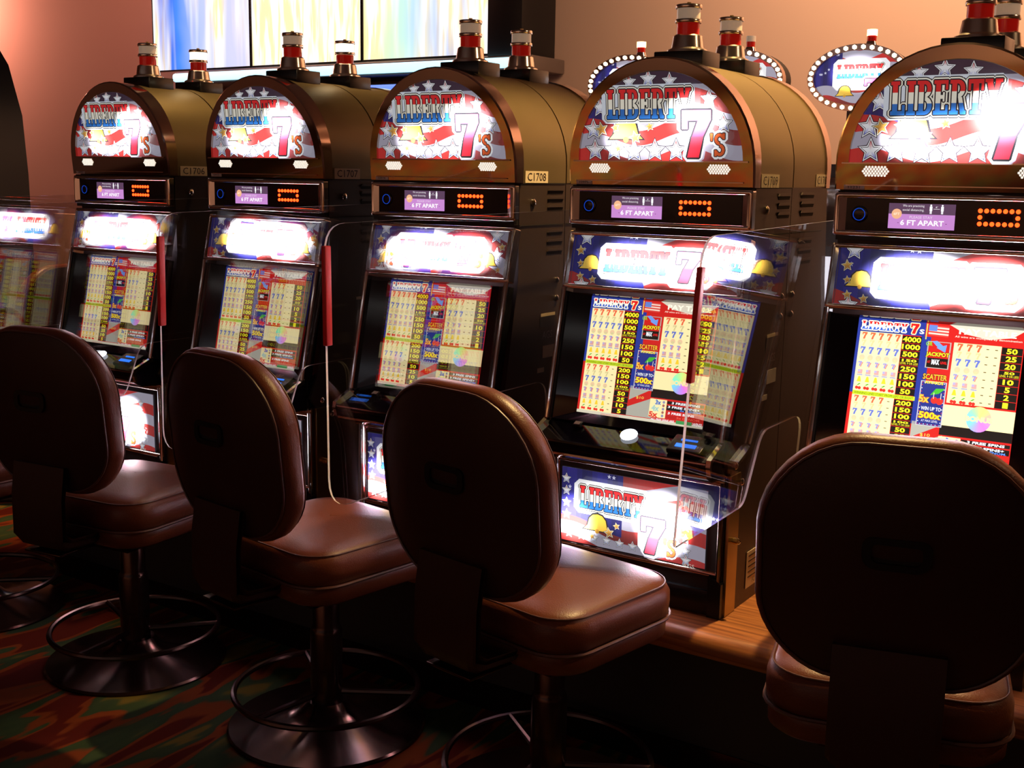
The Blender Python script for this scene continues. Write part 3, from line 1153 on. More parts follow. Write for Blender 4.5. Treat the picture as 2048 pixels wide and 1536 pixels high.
def louvers(parent, x, y0, y1, z, dz, n, sgn=1):
    for i in range(n):
        zz = z - dz * i
        pts = [(y0, zz), (y0 + .006, zz - .008), (y1 - .006, zz - .008), (y1, zz), (y1 - .004, zz + .006), (y0 + .004, zz + .006)]
        mb = MB()
        # hollow dark slot with a raised hood above it
        mb.prism_x(pts, x, x + .0008 * sgn, 0)
        mb.prism_x([(y0, zz + .002), (y1, zz + .002), (y1 - .006, zz + .009), (y0 + .006, zz + .009)], x, x + .005 * sgn, 1)
        mb.build('louver', ['slot_dark', 'cabinet_paint'], parent, 0)


def screw(parent, x, y, z, r=.009, sgn=1, mat='chrome', name='screw'):
    mb = MB().lathe([(r, 0), (r, .004), (r * .6, .008), (0, .0095)], 14, closed=False)
    mb.build(name, mat, parent, loc=(x, y, z), rot=(0, R(90) * sgn, 0))


def front_frame(name, w, h, bar, depth, mat, parent, loc, rotx, z0=0.0, bev=.004, r=.006):
    """picture frame in the local x,z plane, standing proud to -y; lower edge at z0"""
    o = [(x, z + h / 2 + z0) for x, z in rrect(w, h, r, 3)]
    i = [(x, z + h / 2 + z0) for x, z in rrect(w - 2 * bar, h - 2 * bar, max(r * .5, .001), 3)]
    mb = MB().frame_y(o, i, 0, depth)
    # rounded front lip
    oi = [(x * (1 - 2 * bev / w), (z - h / 2 - z0) * (1 - 2 * bev / h) + h / 2 + z0) for x, z in o]
    ii = [(x * (1 + 2 * bev / w), (z - h / 2 - z0) * (1 + 2 * bev / h) + h / 2 + z0) for x, z in i]
    n = len(o)
    vs = [(x, 0, z) for x, z in o] + [(x, -bev, z) for x, z in oi] + [(x, -bev, z) for x, z in ii] + [(x, 0, z) for x, z in i]
    fs = []
    for k in range(3):
        fs += [(k * n + j, k * n + (j + 1) % n, (k + 1) * n + (j + 1) % n, (k + 1) * n + j) for j in range(n)]
    mb.add(vs, fs)
    return mb.build(name, mat, parent, 50, loc, (rotx, 0, 0))


TILT = math.atan(.1)
MT = -0.216


def make_machine():
    t = empty('slot_machine', (0, 0, BZ))
    # cabinet: side profile
    prof = [(-.045, 0), (.297, 0), (.297, TZ0), (.03, TZ0), (.03, Zc(-.15)), (.030, Zc(-.318)), (-.040, Zc(-.69)), (-.075, Zc(-.76)), (-.045, Zc(-.80))]
    MB().prism_x(prof, -HW + .006, HW - .006).build('cabinet', 'cabinet_paint', t)
    # hood
    MB().prism_y(arch(HW - .004, TZ0, Zc(.035), HW - .004), .022, .295).build('hood', 'hood_paint', t)
    # topper frame: arch of polished metal leaning forward
    zc = Zc(.035)
    GZ = Zc(.048)
    fy = lambda x, z: -.1 * (z - TZ0)
    outer = arch(HW - .004, TZ0, zc, HW - .004)
    inner = [(-.252, GZ)] + [(.252 * math.cos(R(180 - 6 * i)), GZ + .242 * math.sin(R(180 - 6 * i))) for i in range(1, 30)] + [(.252, GZ)]
    mb = MB().frame_y(outer, inner, fy, lambda x, z: fy(x, z) + .012)
    mb.build('topper_face', 'face_chrome', t, 30)
    outer2 = arch(HW + .001, TZ0 - .001, zc, HW + .001)
    n = len(outer2)
    mb = MB()
    vs = [(x, fy(x, z), z) for x, z in outer] + [(x, fy(x, z) + .005, z) for x, z in outer2] + [(x, .040, z) for x, z in outer2] + [(x * .985, .040, z - .003) for x, z in outer2]
    fs = []
    for k in range(3):
        fs += [(k * n + j, (k + 1) * n + j, (k + 1) * n + (j + 1) % n, k * n + (j + 1) % n) for j in range(n)]
    mb.add(vs, fs)
    mb.build('topper_band', 'rose_chrome', t, 40)
    topper_art().build('topper_glass', 'topper_print', t, (0, fy(0, GZ) + .009, GZ), TILT)
    # lower lip, grilles and sticker
    MB().box(-.268, .268, fy(0, GZ) - .0035, fy(0, GZ) + .006, GZ - .003, GZ + .0005).build('glass_lip', 'face_chrome', t)
    MB().box(-.255, .255, fy(0, TZ0 + .012) - .0035, fy(0, TZ0 + .012) + .004, TZ0 + .010, TZ0 + .0125).build('lower_lip', 'face_chrome', t)
    for sx in (-.183, .183):
        g = MB()
        for r in range(5):
            m2 = 9 - abs(r - 2)
            for k in range(m2):
                x = (k - (m2 - 1) / 2) * .0078
                z = (2 - r) * .0052
                g.lathe([(.0030, 0), (.0026, .0012), (0, .0015)], 8, (x, z, 0), closed=False)
        g.build('speaker_grille', 'speaker_dot', t, loc=(sx, fy(0, Zc(.027)) - .0008, Zc(.027)), rot=(R(90) + TILT, 0, 0))
    MB().box(-.026, .026, -.0006, .0005, -.006, .006).build('serial_sticker', 'white_sticker', t, loc=(-.235, fy(0, TZ0 + .004) - .001, TZ0 + .006), rot=(TILT, 0, 0))
    # info panel
    iz0, iz1 = Zc(-.134), Zc(-.026)
    MB().box(-HW + .008, HW - .008, .006, .04, iz0 - .012, iz1 + .004).build('info_housing', 'black_matte', t)
    front_frame('info_frame', .566, iz1 - iz0, .013, .02, 'chrome', t, (0, .001, 0), 0, iz0)
    MB().box(-.252, .252, .0035, .007, iz0 + .011, iz1 - .011).build('info_panel', 'gloss_black', t)
    for sx in (-1, 1):
        MB().box(-.0125, .0125, -.003, .002, iz0 + .011 - (iz0 + iz1) / 2, iz1 - .011 - (iz0 + iz1) / 2).build('side_mirror', 'chrome', t, loc=(sx * .2595, .004, (iz0 + iz1) / 2), rot=(0, 0, sx * R(-28)))
    info_art().build('notice_screen', 'info_print', t, (-.145, .0030, Zc(-.112)))
    cr = MB().lathe([(.0, 0), (.021, 0), (.021, .003), (.018, .004), (0, .004)], 24, closed=False).build('card_reader', 'gloss_black', t, loc=(-.218, .004, Zc(-.08)), rot=(R(90), 0, 0))
    MB().tube([(.015 * math.cos(R(a)), .0, .015 * math.sin(R(a))) for a in range(0, 360, 20)], .0009, 6, closed=True).build('ring_light', 'blue_ring', cr, loc=(0, 0, .005), rot=(R(90), 0, 0))
    MB().box(-.010, .010, .003, .0055, -.0035, .0035).build('card_slot', 'blue_ring', cr, loc=(0, -.008, 0), rot=(0, 0, 0))
    led = MB().lathe([(.0055, 0), (.005, .002), (.0028, .0036), (0, .004)], 10, closed=False).build('led', 'led_red', t)
    pts = [(.072 + .0142 * i, Zc(-.063)) for i in range(7)] + [(.072 + .0142 * i, Zc(-.094)) for i in range(7)] + [(.072, Zc(-.0785)), (.1572, Zc(-.0785))]
    for k, (x, z) in enumerate(pts):
        o = led if k == 0 else led.copy()
        if k:
            COL.objects.link(o)
            o.parent = t
        o.location = (x, .0035, z)
        o.rotation_euler = (R(90), 0, 0)
    MB().box(.083, .147, .0025, .004, Zc(-.087), Zc(-.070)).build('ticket_slot', 'slot_dark', t)
    # marquee glass between chrome rails
    mz = Zc(-.318)
    front_frame('marquee_frame', .566, .168, .012, .03, 'chrome', t, (0, -.030, mz), MT)
    for sx in (-1, 1):
        MB().box(sx * .268 - .005, sx * .268 + .005, -.004, .02, .012, .155).build('marquee_side', 'chrome', t, loc=(0, -.030, mz), rot=(MT, 0, sx * R(0)))
    marquee_art().build('marquee_glass', 'marquee_print', t, (0, -.026 + .006, mz + .004), MT)
    # screen: rails, recessed bezel, display
    sl = .385
    kz = Zc(-.694)
    rot = (MT, 0, 0)
    for sx in (-1, 1):
        mb = MB().tube([(0, 0, 0), (0, 0, sl)], .0075, 10)
        mb.build('screen_rail', 'chrome', t, loc=(sx * .276, -.112, kz), rot=rot)
        mb = MB().box(-.004, .004, 0, .05, 0, sl - .01)
        mb.build('screen_cheek', 'black_plastic', t, loc=(sx * .268, -.110, kz), rot=rot)
    bz = MB()
    bz.frame_y([(-.268, 0), (.268, 0), (.268, sl - .012), (-.268, sl - .012)],
               [(-LW / 2, .028), (LW / 2, .028), (LW / 2, .028 + LH), (-LW / 2, .028 + LH)],
               lambda x, z: (.012 if abs(x) > .25 else .036), .045)
    bz.build('screen_bezel', 'gloss_black', t, 0, (0, -.112, kz), rot)
    d = Vector((0, .037, .028))
    d.rotate(Matrix.Rotation(MT, 3, 'X'))
    screen_art().build('display', 'screen_print', t, (0, -.112 + d.y, kz + d.z), MT)
    # button deck
    s0, s1 = (-.060, Zc(-.680)), (-.190, Zc(-.735))
    deck = [(-.03, Zc(-.676)), s1, (-.192, Zc(-.742)), (-.185, Zc(-.772)), (-.150, Zc(-.792)), (-.03, Zc(-.80))]
    MB().prism_x(deck, -.270, .270).build('button_deck', 'gloss_black', t)
    for sx in (-1, 1):
        MB().prism_x([(-.105, Zc(-.690)), (-.193, Zc(-.727)), (-.197, Zc(-.745)), (-.188, Zc(-.776)), (-.180, Zc(-.775)), (-.186, Zc(-.745)), (-.180, Zc(-.735)), (-.105, Zc(-.705))],
                     sx * .270, sx * .283).build('deck_trim', 'chrome', t)
    MB().box(-.268, .268, -.1935, -.188, Zc(-.7415), Zc(-.7375)).build('deck_edge', 'chrome', t)
    MB().prism_x([(-.1845, Zc(-.774)), (-.1855, Zc(-.780)), (-.150, Zc(-.798)), (-.05, Zc(-.806)), (-.05, Zc(-.80)), (-.150, Zc(-.792))], -.270, .270).build('deck_underside', 'face_chrome', t)
    an = math.atan2(.055, .13)

    def on_deck(x, k):
        y = s0[0] + (s1[0] - s0[0]) * k
        z = s0[1] + (s1[1] - s0[1]) * k
        return (x, y, z + .0005)
    MB().lathe([(.0, 0), (.024, 0), (.025, .003), (.023, .007), (.015, .0095), (0, .010)], 28, closed=False).build('spin_button', 'button_white', t, loc=on_deck(.005, .52), rot=(an, 0, 0))
    bt = MB().box(-.013, .013, -.010, .010, 0, .010, bev=.002).build('cash_out_button', 'black_plastic', t, loc=on_deck(-.165, .45), rot=(an, 0, 0))
    MB().box(-.009, .009, -.007, .007, .0098, .0112).build('button_cap', 'white_sticker', bt)
    ba = MB().box(-.050, .050, -.040, .035, 0, .016, bev=.004).build('bill_acceptor', 'black_plastic', t, loc=on_deck(.195, .62), rot=(an, 0, 0))
    MB().prism_x([(-.024, .016), (-.010, .0165), (-.010, .0185), (-.024, .0175)], -.030, .030).build('blue_light', 'blue_glow', ba)
    MB().prism_x([(.006, .016), (.012, .0165), (.012, .0185), (.006, .0175)], -.024, .024).build('blue_light', 'blue_glow', ba)
    # belly door
    by = -.062
    bz0, bz1 = Zc(-1.090), Zc(-.815)
    MB().box(-.272, .272, by + .002, -.03, .03, Zc(-.80)).build('door', 'dark_plate', t)
    MB().box(-.272, .272, by - .004, by + .004, bz1 - .004, bz1 + .012, bev=.003).build('door_top_rail', 'face_chrome', t)
    front_frame('belly_frame', .540, bz1 - bz0, .014, .012, 'rose_chrome', t, (0, by - .002, 0), 0, bz0)
    belly_art().build('belly_glass', 'belly_print', t, (-.012, by - .001, Zc(-1.072)))
    for sx in (-1, 1):
        MB().tube([(sx * .265, by - .006, .08), (sx * .265, by - .006, bz1)], .006, 8).build('door_rail', 'chrome', t)
    MB().box(-.275, .275, -.072, -.03, .004, .075, bev=.004).build('kick_panel', 'black_plastic', t)
    MB().prism_y([(.238, .0), (.278, .0), (.278, .100), (.262, .112), (.238, .118)], -.074, -.04).build('corner_guard', 'black_plastic', t)
    for sx in (-1, 1):
        MB().box(sx * .2785 - .0045, sx * .2785 + .0045, -.05, .02, .002, Zc(-.80)).build('brass_edge', 'brass', t)
    lk = MB().lathe([(.009, 0), (.009, .014), (.006, .018), (0, .018)], 14, closed=False).build('door_lock', 'brass', t, loc=(.283, -.015, Zc(-.99)), rot=(0, R(90), 0))
    MB().tube([(.012 * math.cos(R(a)), 0, .02 * math.sin(R(a)) - .012) for a in range(0, 360, 30)], .0012, 6, closed=True).build('key_ring', 'chrome', lk, loc=(0, 0, .014), rot=(0, 0, R(20)))
    # side details, right side
    xs = HW - .0055
    louvers(t, xs, .190, .285, Zc(-.045), .026, 3)
    louvers(t, xs, .190, .285, Zc(-.175), .030, 3)
    screw(t, xs, .105, Zc(-.08), .012, 1, 'chrome', 'side_lock')
    for y, z in ((.255, -.328), (.255, -.386), (-.02, -.775), (.03, -.83)):
        screw(t, xs, y, Zc(z), .010)
    MB().box(xs, xs + .0006, .16, .25, Zc(-.475), Zc(-.442)).build('maker_plate', 'dark_plate', t)
    flat_text('maker_lettering', 'AGS', .060, .024, 'grey_metal', t, (xs + .001, .205, Zc(-.50)), (0, 0, R(90)))
    for y0, y1, z0, z1 in ((.165, .25, -.44, -.43), (.18, .25, -.575, -.535), (.15, .19, -.62, -.605)):
        MB().box(xs, xs + .0006, y0, y1, Zc(z0), Zc(z1)).build('side_sticker', 'white_sticker' if z0 < -.5 else 'sticker', t)
    MB().box(xs, xs + .003, .03, .29, Zc(-.150), Zc(-.147)).build('panel_seam', 'slot_dark', t)
    MB().box(xs, xs + .002, .03, .295, TZ0 - .003, TZ0).build('hood_seam', 'slot_dark', t)
    return t


machine = make_machine()
make_candle(machine, 0, .155, Zc(.325))
PITCH = 0.771
tags = ['C1706', 'C1707', 'C1708', 'C1709', None]
serials = ['10972', '10973', '10974', '10975', '11231']
xoff = [0.0, 0.002, 0.004, -0.010, 0.006]
lampv = [1.0, 1.0, 0.85, 0.85, 2.8]
labels = ['slot machine with side tag C1706, farthest left in the front row',
          'slot machine with side tag C1707, second from the left',
          'slot machine with side tag C1708, in the middle of the row',
          'slot machine with side tag C1709, its lower glass in full view',
          'slot machine cut by the right edge of the picture, nearest the camera']
MACH = []
for i in range(5):
    o = machine if i == 0 else copy_tree(machine)
    o.location = ((i - 3) * PITCH + xoff[i], 0, BZ)
    tag(o, labels[i], 'slot machine', 'slot machines of the front row')
    MACH.append(o)
for i, o in enumerate(MACH):
    xs = HW - .0035
    for ch in o.children:
        nm = ch.name.split('.')[0]
        if nm == 'topper_glass':
            ch['lamp'] = lampv[i]
        elif nm == 'marquee_glass':
            ch['lamp'] = [0.9, 1.0, 0.9, 0.7, 1.6][i]
        elif nm == 'display':
            ch['lamp'] = [0.72, 0.78, 0.90, 1.25, 1.8][i]
        elif nm == 'belly_glass':
            ch['lamp'] = [1, 1, 1.2, 0.9, 1][i]
    flat_text('serial_number', serials[i], .030, .0065, 'ink', o, (-.235, -.0032, TZ0 + .006), (TILT, 0, 0))
    if tags[i]:
        s = MB().box(0, .0012, .055, .185, -.0185, .0175).build('number_tag', 'sticker', o, loc=(xs, 0, Zc(-.001)))
        flat_text('tag_lettering', tags[i], .105, .024, 'ink', s, (.0018, .12, 0), (0, 0, R(90)), bold=.0)
s = MB().box(0, .0012, .10, .22, .04, .15).build('rating_sticker', 'sticker', MACH[3], loc=(HW - .005, 0, 0), rot=(0, 0, 0))
for k in range(5):
    MB().box(.0013, .0016, .112, .205 - .02 * (k % 2), .134 - .016 * k, .138 - .016 * k).build('print_line', 'ink', s)
flat_text('approval_mark', 'FC', .018, .014, 'ink', s, (.0018, .155, .056), (0, 0, R(90)))


# rear row, back to back with the front row
def make_rear():
    t = empty('slot_machine', (0, 0, BZ))
    MB().prism_x([(.301, 0), (.64, 0), (.645, .42), (.72, .48), (.63, .9), (.60, TZ0), (.301, TZ0)], -HW + .006, HW - .006).build('cabinet', 'cabinet_paint', t)
    MB().prism_y(arch(HW - .004, TZ0, Zc(.035), HW - .004), .302, .575).build('hood', 'hood_paint', t)
    MB().prism_y(arch(HW + .001, TZ0 - .001, Zc(.035), HW + .001), .570, lambda x, z: .60 + .1 * (z - TZ0)).build('topper_band', 'rose_chrome', t)
    MB().prism_y(arch(.252, Zc(.05), Zc(.05), .252), .600, lambda x, z: .602 + .1 * (z - TZ0)).build('topper_glass', 'rear_glow', t)
    xs = HW - .0055
    louvers(t, xs, .37, .485, Zc(-.042), .026, 3)
    louvers(t, xs, .37, .485, Zc(-.175), .030, 3)
    MB().box(xs, xs + .003, .305, .56, Zc(-.150), Zc(-.147)).build('panel_seam', 'slot_dark', t)
    for y, z in ((.34, -.328), (.34, -.386)):
        screw(t, xs, y, Zc(z), .010)
    return t


rear = make_rear()
REAR = []
for i in range(5):
    o = rear if i == 0 else copy_tree(rear)
    o.location = ((i - 3) * PITCH + xoff[i], 0, BZ)
    tag(o, ['slot machine of the rear row behind the one tagged C1706', 'slot machine of the rear row behind the one tagged C1707',
            'slot machine of the rear row behind the one tagged C1708', 'rear slot machine with side tag C1702, behind C1709',
            'slot machine of the rear row behind the nearest machine at the right edge'][i], 'slot machine', 'slot machines of the rear row')
    REAR.append(o)
s = MB().box(0, .0012, .487, .605, -.0185, .0175).build('number_tag', 'sticker', REAR[3], loc=(HW - .0035, 0, Zc(.003)))
flat_text('tag_lettering', 'C1702', .100, .024, 'ink', s, (.0018, .546, 0), (0, 0, R(90)))
for i, o in enumerate(REAR):
    make_candle(o, 0, [.41, .43, .45, .455, .46][i], Zc(.325), 'lit_lens' if i < 2 else None)


# ------------------------------------------------------------------ acrylic dividers
def fillet(pts, radii, n=6):
    out = []
    m = len(pts)
    for i in range(m):
        p0, p1, p2 = Vector(pts[i - 1]), Vector(pts[i]), Vector(pts[(i + 1) % m])
        r = radii[i]
        if r <= 0:
            out.append(tuple(p1))
            continue
        a, b = (p0 - p1).normalized(), (p2 - p1).normalized()
        ang = a.angle(b)
        d = r / math.tan(ang / 2)
        s, e = p1 + a * d, p1 + b * d
        for k in range(n + 1):
            t = k / n
            out.append(tuple((s * (1 - t) + p1 * t) * (1 - t) + (p1 * (1 - t) + e * t) * t))
    return out


def make_pane(x, front, label, lean=0.0, yaw=0.0, rb=.08, strip=(.075, .325)):
    H0 = CAMH
    y0 = 0.05
    o = empty('acrylic_divider', (x, y0, BZ), yaw)
    o.rotation_euler = (0, lean, yaw)
    zt, zb, zn = 1.535 - BZ, .845 - BZ, 1.022 - BZ
    f = front - y0
    pts = [(.24, zt + .008), (.24, .001), (0, .001), (0, zn), (-.285, zn), (-.36, zb), (f, zb - .01), (f, zt - .012)]
    poly = fillet(pts, [.01, 0, 0, .06, .06, .05, rb, .07])
    n = len(poly)
    mb = MB()
    vs = [(-.003, a, b) for a, b in poly] + [(.003, a, b) for a, b in poly]
    mb.add(vs, [(i, n + i, n + (i + 1) % n, (i + 1) % n) for i in range(n)], 1)
    tris = tessellate_polygon([[Vector((a, b, 0)) for a, b in poly]])
    mb.add(vs, [t for t in tris] + [tuple(i + n for i in reversed(t)) for t in tris], 0)
    mb.build('acrylic_pane', ['acrylic', 'acrylic_edge'], o, 0)
    if strip:
        MB().box(-.0065, .0065, f - .006, f + .015, zt - strip[1], zt - strip[0], bev=.0025).build('edge_strip', 'red_rubber', o)
    tag(o, label, 'divider', 'acrylic dividers between machines')
    return o


make_pane(0.392, -.70, 'clear acrylic divider with red edge strip between tags C1709 and the nearest machine', .055, 0, .012)
make_pane(-0.385, -.935, 'clear acrylic divider with red edge strip left of the machine tagged C1709', -.01, strip=(.062, .297))
make_pane(-1.156, -.80, 'clear acrylic divider with red edge strip between the machines tagged C1707 and C1708', .02)
make_pane(-1.935, -.86, 'clear acrylic divider between the machines tagged C1706 and C1707')


make_pane(-2.62, -.66, 'clear acrylic divider at the left end, left of the machine tagged C1706')


# ------------------------------------------------------------------ chairs
def loft(rings, cap0=True, cap1=True):
    mb = MB()
    n = len(rings[0])
    vs = [p for r in rings for p in r]
    fs = []
    for k in range(len(rings) - 1):
        fs += [(k * n + j, k * n + (j + 1) % n, (k + 1) * n + (j + 1) % n, (k + 1) * n + j) for j in range(n)]
    for ring, on, flip in ((0, cap0, True), (len(rings) - 1, cap1, False)):
        if on:
            c = [sum(p[i] for p in rings[ring]) / n for i in range(3)]
            ci = len(vs)
            vs = vs + [tuple(c)]
            for j in range(n):
                a, b = ring * n + j, ring * n + (j + 1) % n
                fs.append((b, a, ci) if flip else (a, b, ci))
    mb.add(vs, fs)
    return mb


def make_chair():
    """faces +y; origin on the floor under the column"""
    t = empty('casino_chair')
    # floor disc, column, foot ring
    MB().lathe([(0, 0), (.295, 0), (.296, .006), (.290, .012), (.22, .022), (.12, .045), (.085, .06), (.060, .085), (0, .085)], 56, closed=False).build('base_disc', 'base_metal', t)
    MB().lathe([(.048, .08), (.048, .30), (.044, .31), (.040, .32), (.040, .40), (.034, .41), (.030, .42), (.030, .50), (0, .50)], 24, closed=False).build('column', 'dark_metal', t)
    ring = empty('foot_ring', (0, 0, .12), 0, t)
    MB().tube([(.273 * math.cos(R(a)), .273 * math.sin(R(a)), 0) for a in range(0, 360, 6)], .0095, 8, closed=True).build('ring_tube', 'dark_metal', ring)
    for a in (35, 155, 275):
        MB().tube([(.045 * math.cos(R(a)), .045 * math.sin(R(a)), -.01), (.27 * math.cos(R(a)), .27 * math.sin(R(a)), 0)], .009, 8).build('ring_spoke', 'dark_metal', ring)
    # seat
    W_, D_ = .50, .485

    def sring(ins, z, bulge=0):
        return [(x, y, z + bulge * (1 - (x / .24) ** 2) * (1 - (y / .24) ** 2)) for x, y in rrect(W_ - 2 * ins, D_ - 2 * ins, max(.02, .105 - ins * .6), 7, max(.02, .105 - ins * .6))]
    MB_ = loft([sring(.075, .478), sring(.02, .480), sring(.008, .490), sring(.006, .528), sring(.012, .538)])
    MB_.build('seat_base', 'leather', t, 60)
    loft([sring(.012, .538), sring(.002, .545), sring(0, .575), sring(.001, .600), sring(.012, .622), sring(.03, .633, .002), sring(.07, .639, .008), sring(.13, .642, .012), sring(.19, .644, .014), sring(.225, .645, .014)]).build('seat_cushion', 'leather', t, 60)
    MB().tube(sring(-.001, .539), .0045, 6, closed=True).build('seat_piping', 'piping', t)
    MB().tube([(x, y, z) for x, y, z in sring(.012, .624)], .0022, 6, closed=True).build('seat_seam', 'piping', t)
    MB().prism_x([(-.15, .44), (.13, .44), (.13, .478), (-.15, .478)], -.13, .13).build('seat_plate', 'dark_metal', t)
    MB().box(.07, .16, .05, .085, .452, .462, bev=.003).build('height_lever', 'dark_metal', t)
    # back
    bh, bw = .510, .538
    zc = .922

    def bring(ins, y, bul=0):
        out = []
        for x, z in rrect(bw - 2 * ins, bh - 2 * ins, max(.02, .195 - ins * .72), 9, max(.02, .160 - ins * .55)):
            taper = 1.0 - .09 * max(0, (-z / (bh / 2)))**2 - .08 * max(0, z / (bh / 2))**2
            out.append((x * taper, y + .35 * x * x * .9 - .10 * z + .12 * z * z, zc + z))
        return out
    yb = -.365
    loft([bring(.20, yb - .014), bring(.12, yb - .012), bring(.04, yb - .004), bring(.016, yb + .002)], True, True).build('back_shell', 'back_shell', t, 60)
    loft([bring(.016, yb + .002), bring(.004, yb + .012), bring(0, yb + .030), bring(.002, yb + .052), bring(.014, yb + .070), bring(.04, yb + .082), bring(.10, yb + .090), bring(.2, yb + .092)]).build('back_cushion', 'leather', t, 60)
    MB().tube(bring(.014, yb + .001), .0035, 6, closed=True).build('back_piping', 'piping', t)
    MB().tube(bring(.012, yb + .069), .002, 6, closed=True).build('back_seam', 'piping', t)
    # grip in the back
    hz = zc + .035
    gy = yb - .014 - .10 * .035
    hb = empty('hand_grip', (0, gy, hz), 0, t)
    o = rrect(.125, .062, .018, 4, .026)
    i = rrect(.092, .036, .010, 4, .014)
    MB().frame_y(o, i, -.006, .012).build('grip_bezel', 'black_plastic', hb)
    MB().prism_y(i, .002, .006).build('grip_recess', 'slot_dark', hb)
    # bracket from the back to under the seat
    pr = [(-.348, .76), (-.365, .76), (-.380, .66), (-.381, .535), (-.373, .506), (-.348, .494), (-.20, .486), (-.20, .498), (-.343, .507), (-.361, .520), (-.367, .56), (-.365, .66)]
    brk = MB()
    xs_ = [-.105, -.095, -.075, .075, .095, .105]
    for a_, b_ in zip(xs_[:-1], xs_[1:]):
        lift = [max(0, (abs(v) - .075) / .03) for v in (a_, b_)]
        n_ = len(pr)
        vs_ = [(x_, y_, z_ + (.03 * l_ * l_ if z_ < .53 else 0)) for x_, l_ in ((a_, lift[0]), (b_, lift[1])) for y_, z_ in pr]
        brk.add(vs_, [(i_, (i_ + 1) % n_, n_ + (i_ + 1) % n_, n_ + i_) for i_ in range(n_)])
    brk.build('back_bracket', 'back_shell', t, 60)
    MB().box(-.075, .075, -.37, -.18, .479, .486, bev=.002).build('bracket_plate', 'base_metal', t)
    return t


chair = make_chair()
spots = [(-0.012, -0.512, -0.17, 'brown leather casino chair whose seat shows in front of the C1709 machine'),
         (-0.79, -0.519, -0.15, 'brown leather casino chair left of the one at the C1709 machine'),
         (-1.638, -0.54, 0.12, 'brown leather casino chair cut off by the left edge of the picture'),
         (-2.49, -0.57, 0.0, 'casino chair out at the left edge, only its foot ring and base in view'),
         (0.836, -0.462, 0.25, 'nearest brown leather casino chair, its dark back turned to the camera')]
for i, (x, y, rz, lb) in enumerate(spots):
    o = chair if i == 0 else copy_tree(chair)
    o.location = (x, y, 0)
    o.rotation_euler = (0, 0, rz)
    tag(o, lb, 'chair', 'casino chairs at the front row')

# ------------------------------------------------------------------ video wall, light bar and its built reflection
def screen_mat(name, seed, stops, white):
    m, nt, b = nmat(name)
    N, L = nt.nodes, nt.links
    tc = N.new('ShaderNodeTexCoord')
    mp = N.new('ShaderNodeMapping')
    mp.inputs['Location'].default_value = (seed, 0, seed * .3)
    mp.inputs['Rotation'].default_value = (0, R(12), 0)
    mp.inputs['Scale'].default_value = (5, 1, .5)
    nz = N.new('ShaderNodeTexNoise')
    nz.inputs['Scale'].default_value = 1.1
    nz.inputs['Detail'].default_value = 2
    L.new(tc.outputs['Object'], mp.inputs[0])
    L.new(mp.outputs[0], nz.inputs['Vector'])
    cr = N.new('ShaderNodeValToRGB')
    e = cr.color_ramp.elements
    e[0].position = .40 - white
    e[0].color = (0, 0, 0, 1)
    e[1].position = .60 - white
    e[1].color = (1, 1, 1, 1)
    L.new(nz.outputs['Fac'], cr.inputs[0])
    n2 = N.new('ShaderNodeTexNoise')
    n2.inputs['Scale'].default_value = 1.6
    mp2 = N.new('ShaderNodeMapping')
    mp2.inputs['Location'].default_value = (seed * 2, 0, 3)
    L.new(tc.outputs['Object'], mp2.inputs[0])
    L.new(mp2.outputs[0], n2.inputs['Vector'])
    sx = N.new('ShaderNodeSeparateXYZ')
    L.new(tc.outputs['Object'], sx.inputs[0])
    wob = N.new('ShaderNodeMath')
    wob.operation = 'MULTIPLY_ADD'
    wob.inputs[1].default_value = 0.5
    L.new(n2.outputs['Fac'], wob.inputs[0])
    L.new(sx.outputs['X'], wob.inputs[2])
    c2 = N.new('ShaderNodeValToRGB')
    for pos, c in stops[1:-1]:
        c2.color_ramp.elements.new(pos).color = (*c, 1)
    c2.color_ramp.elements[0].position = stops[0][0]
    c2.color_ramp.elements[0].color = (*stops[0][1], 1)
    c2.color_ramp.elements[-1].position = stops[-1][0]
    c2.color_ramp.elements[-1].color = (*stops[-1][1], 1)
    ofs = N.new('ShaderNodeMath')
    ofs.inputs[1].default_value = 0.35
    L.new(wob.outputs[0], ofs.inputs[0])
    L.new(ofs.outputs[0], c2.inputs[0])
    n3 = N.new('ShaderNodeTexNoise')
    n3.inputs['Scale'].default_value = 4
    L.new(mp.outputs[0], n3.inputs['Vector'])
    c3 = N.new('ShaderNodeValToRGB')
    c3.color_ramp.elements[0].position = .42
    c3.color_ramp.elements[0].color = (1.2, 0.98, 0.55, 1)
    c3.color_ramp.elements[1].position = .55
    c3.color_ramp.elements[1].color = (1.3, 1.25, 1.25, 1)
    L.new(n3.outputs['Fac'], c3.inputs[0])
    mx = N.new('ShaderNodeMixRGB')
    L.new(cr.outputs[0], mx.inputs[0])
    L.new(c2.outputs[0], mx.inputs[1])
    L.new(c3.outputs[0], mx.inputs[2])
    L.new(mx.outputs[0], b.inputs['Emission Color'])
    b.inputs['Emission Strength'].default_value = 1.0
    b.inputs['Base Color'].default_value = (0.01, 0.01, 0.01, 1)
    b.inputs['Roughness'].default_value = 0.2


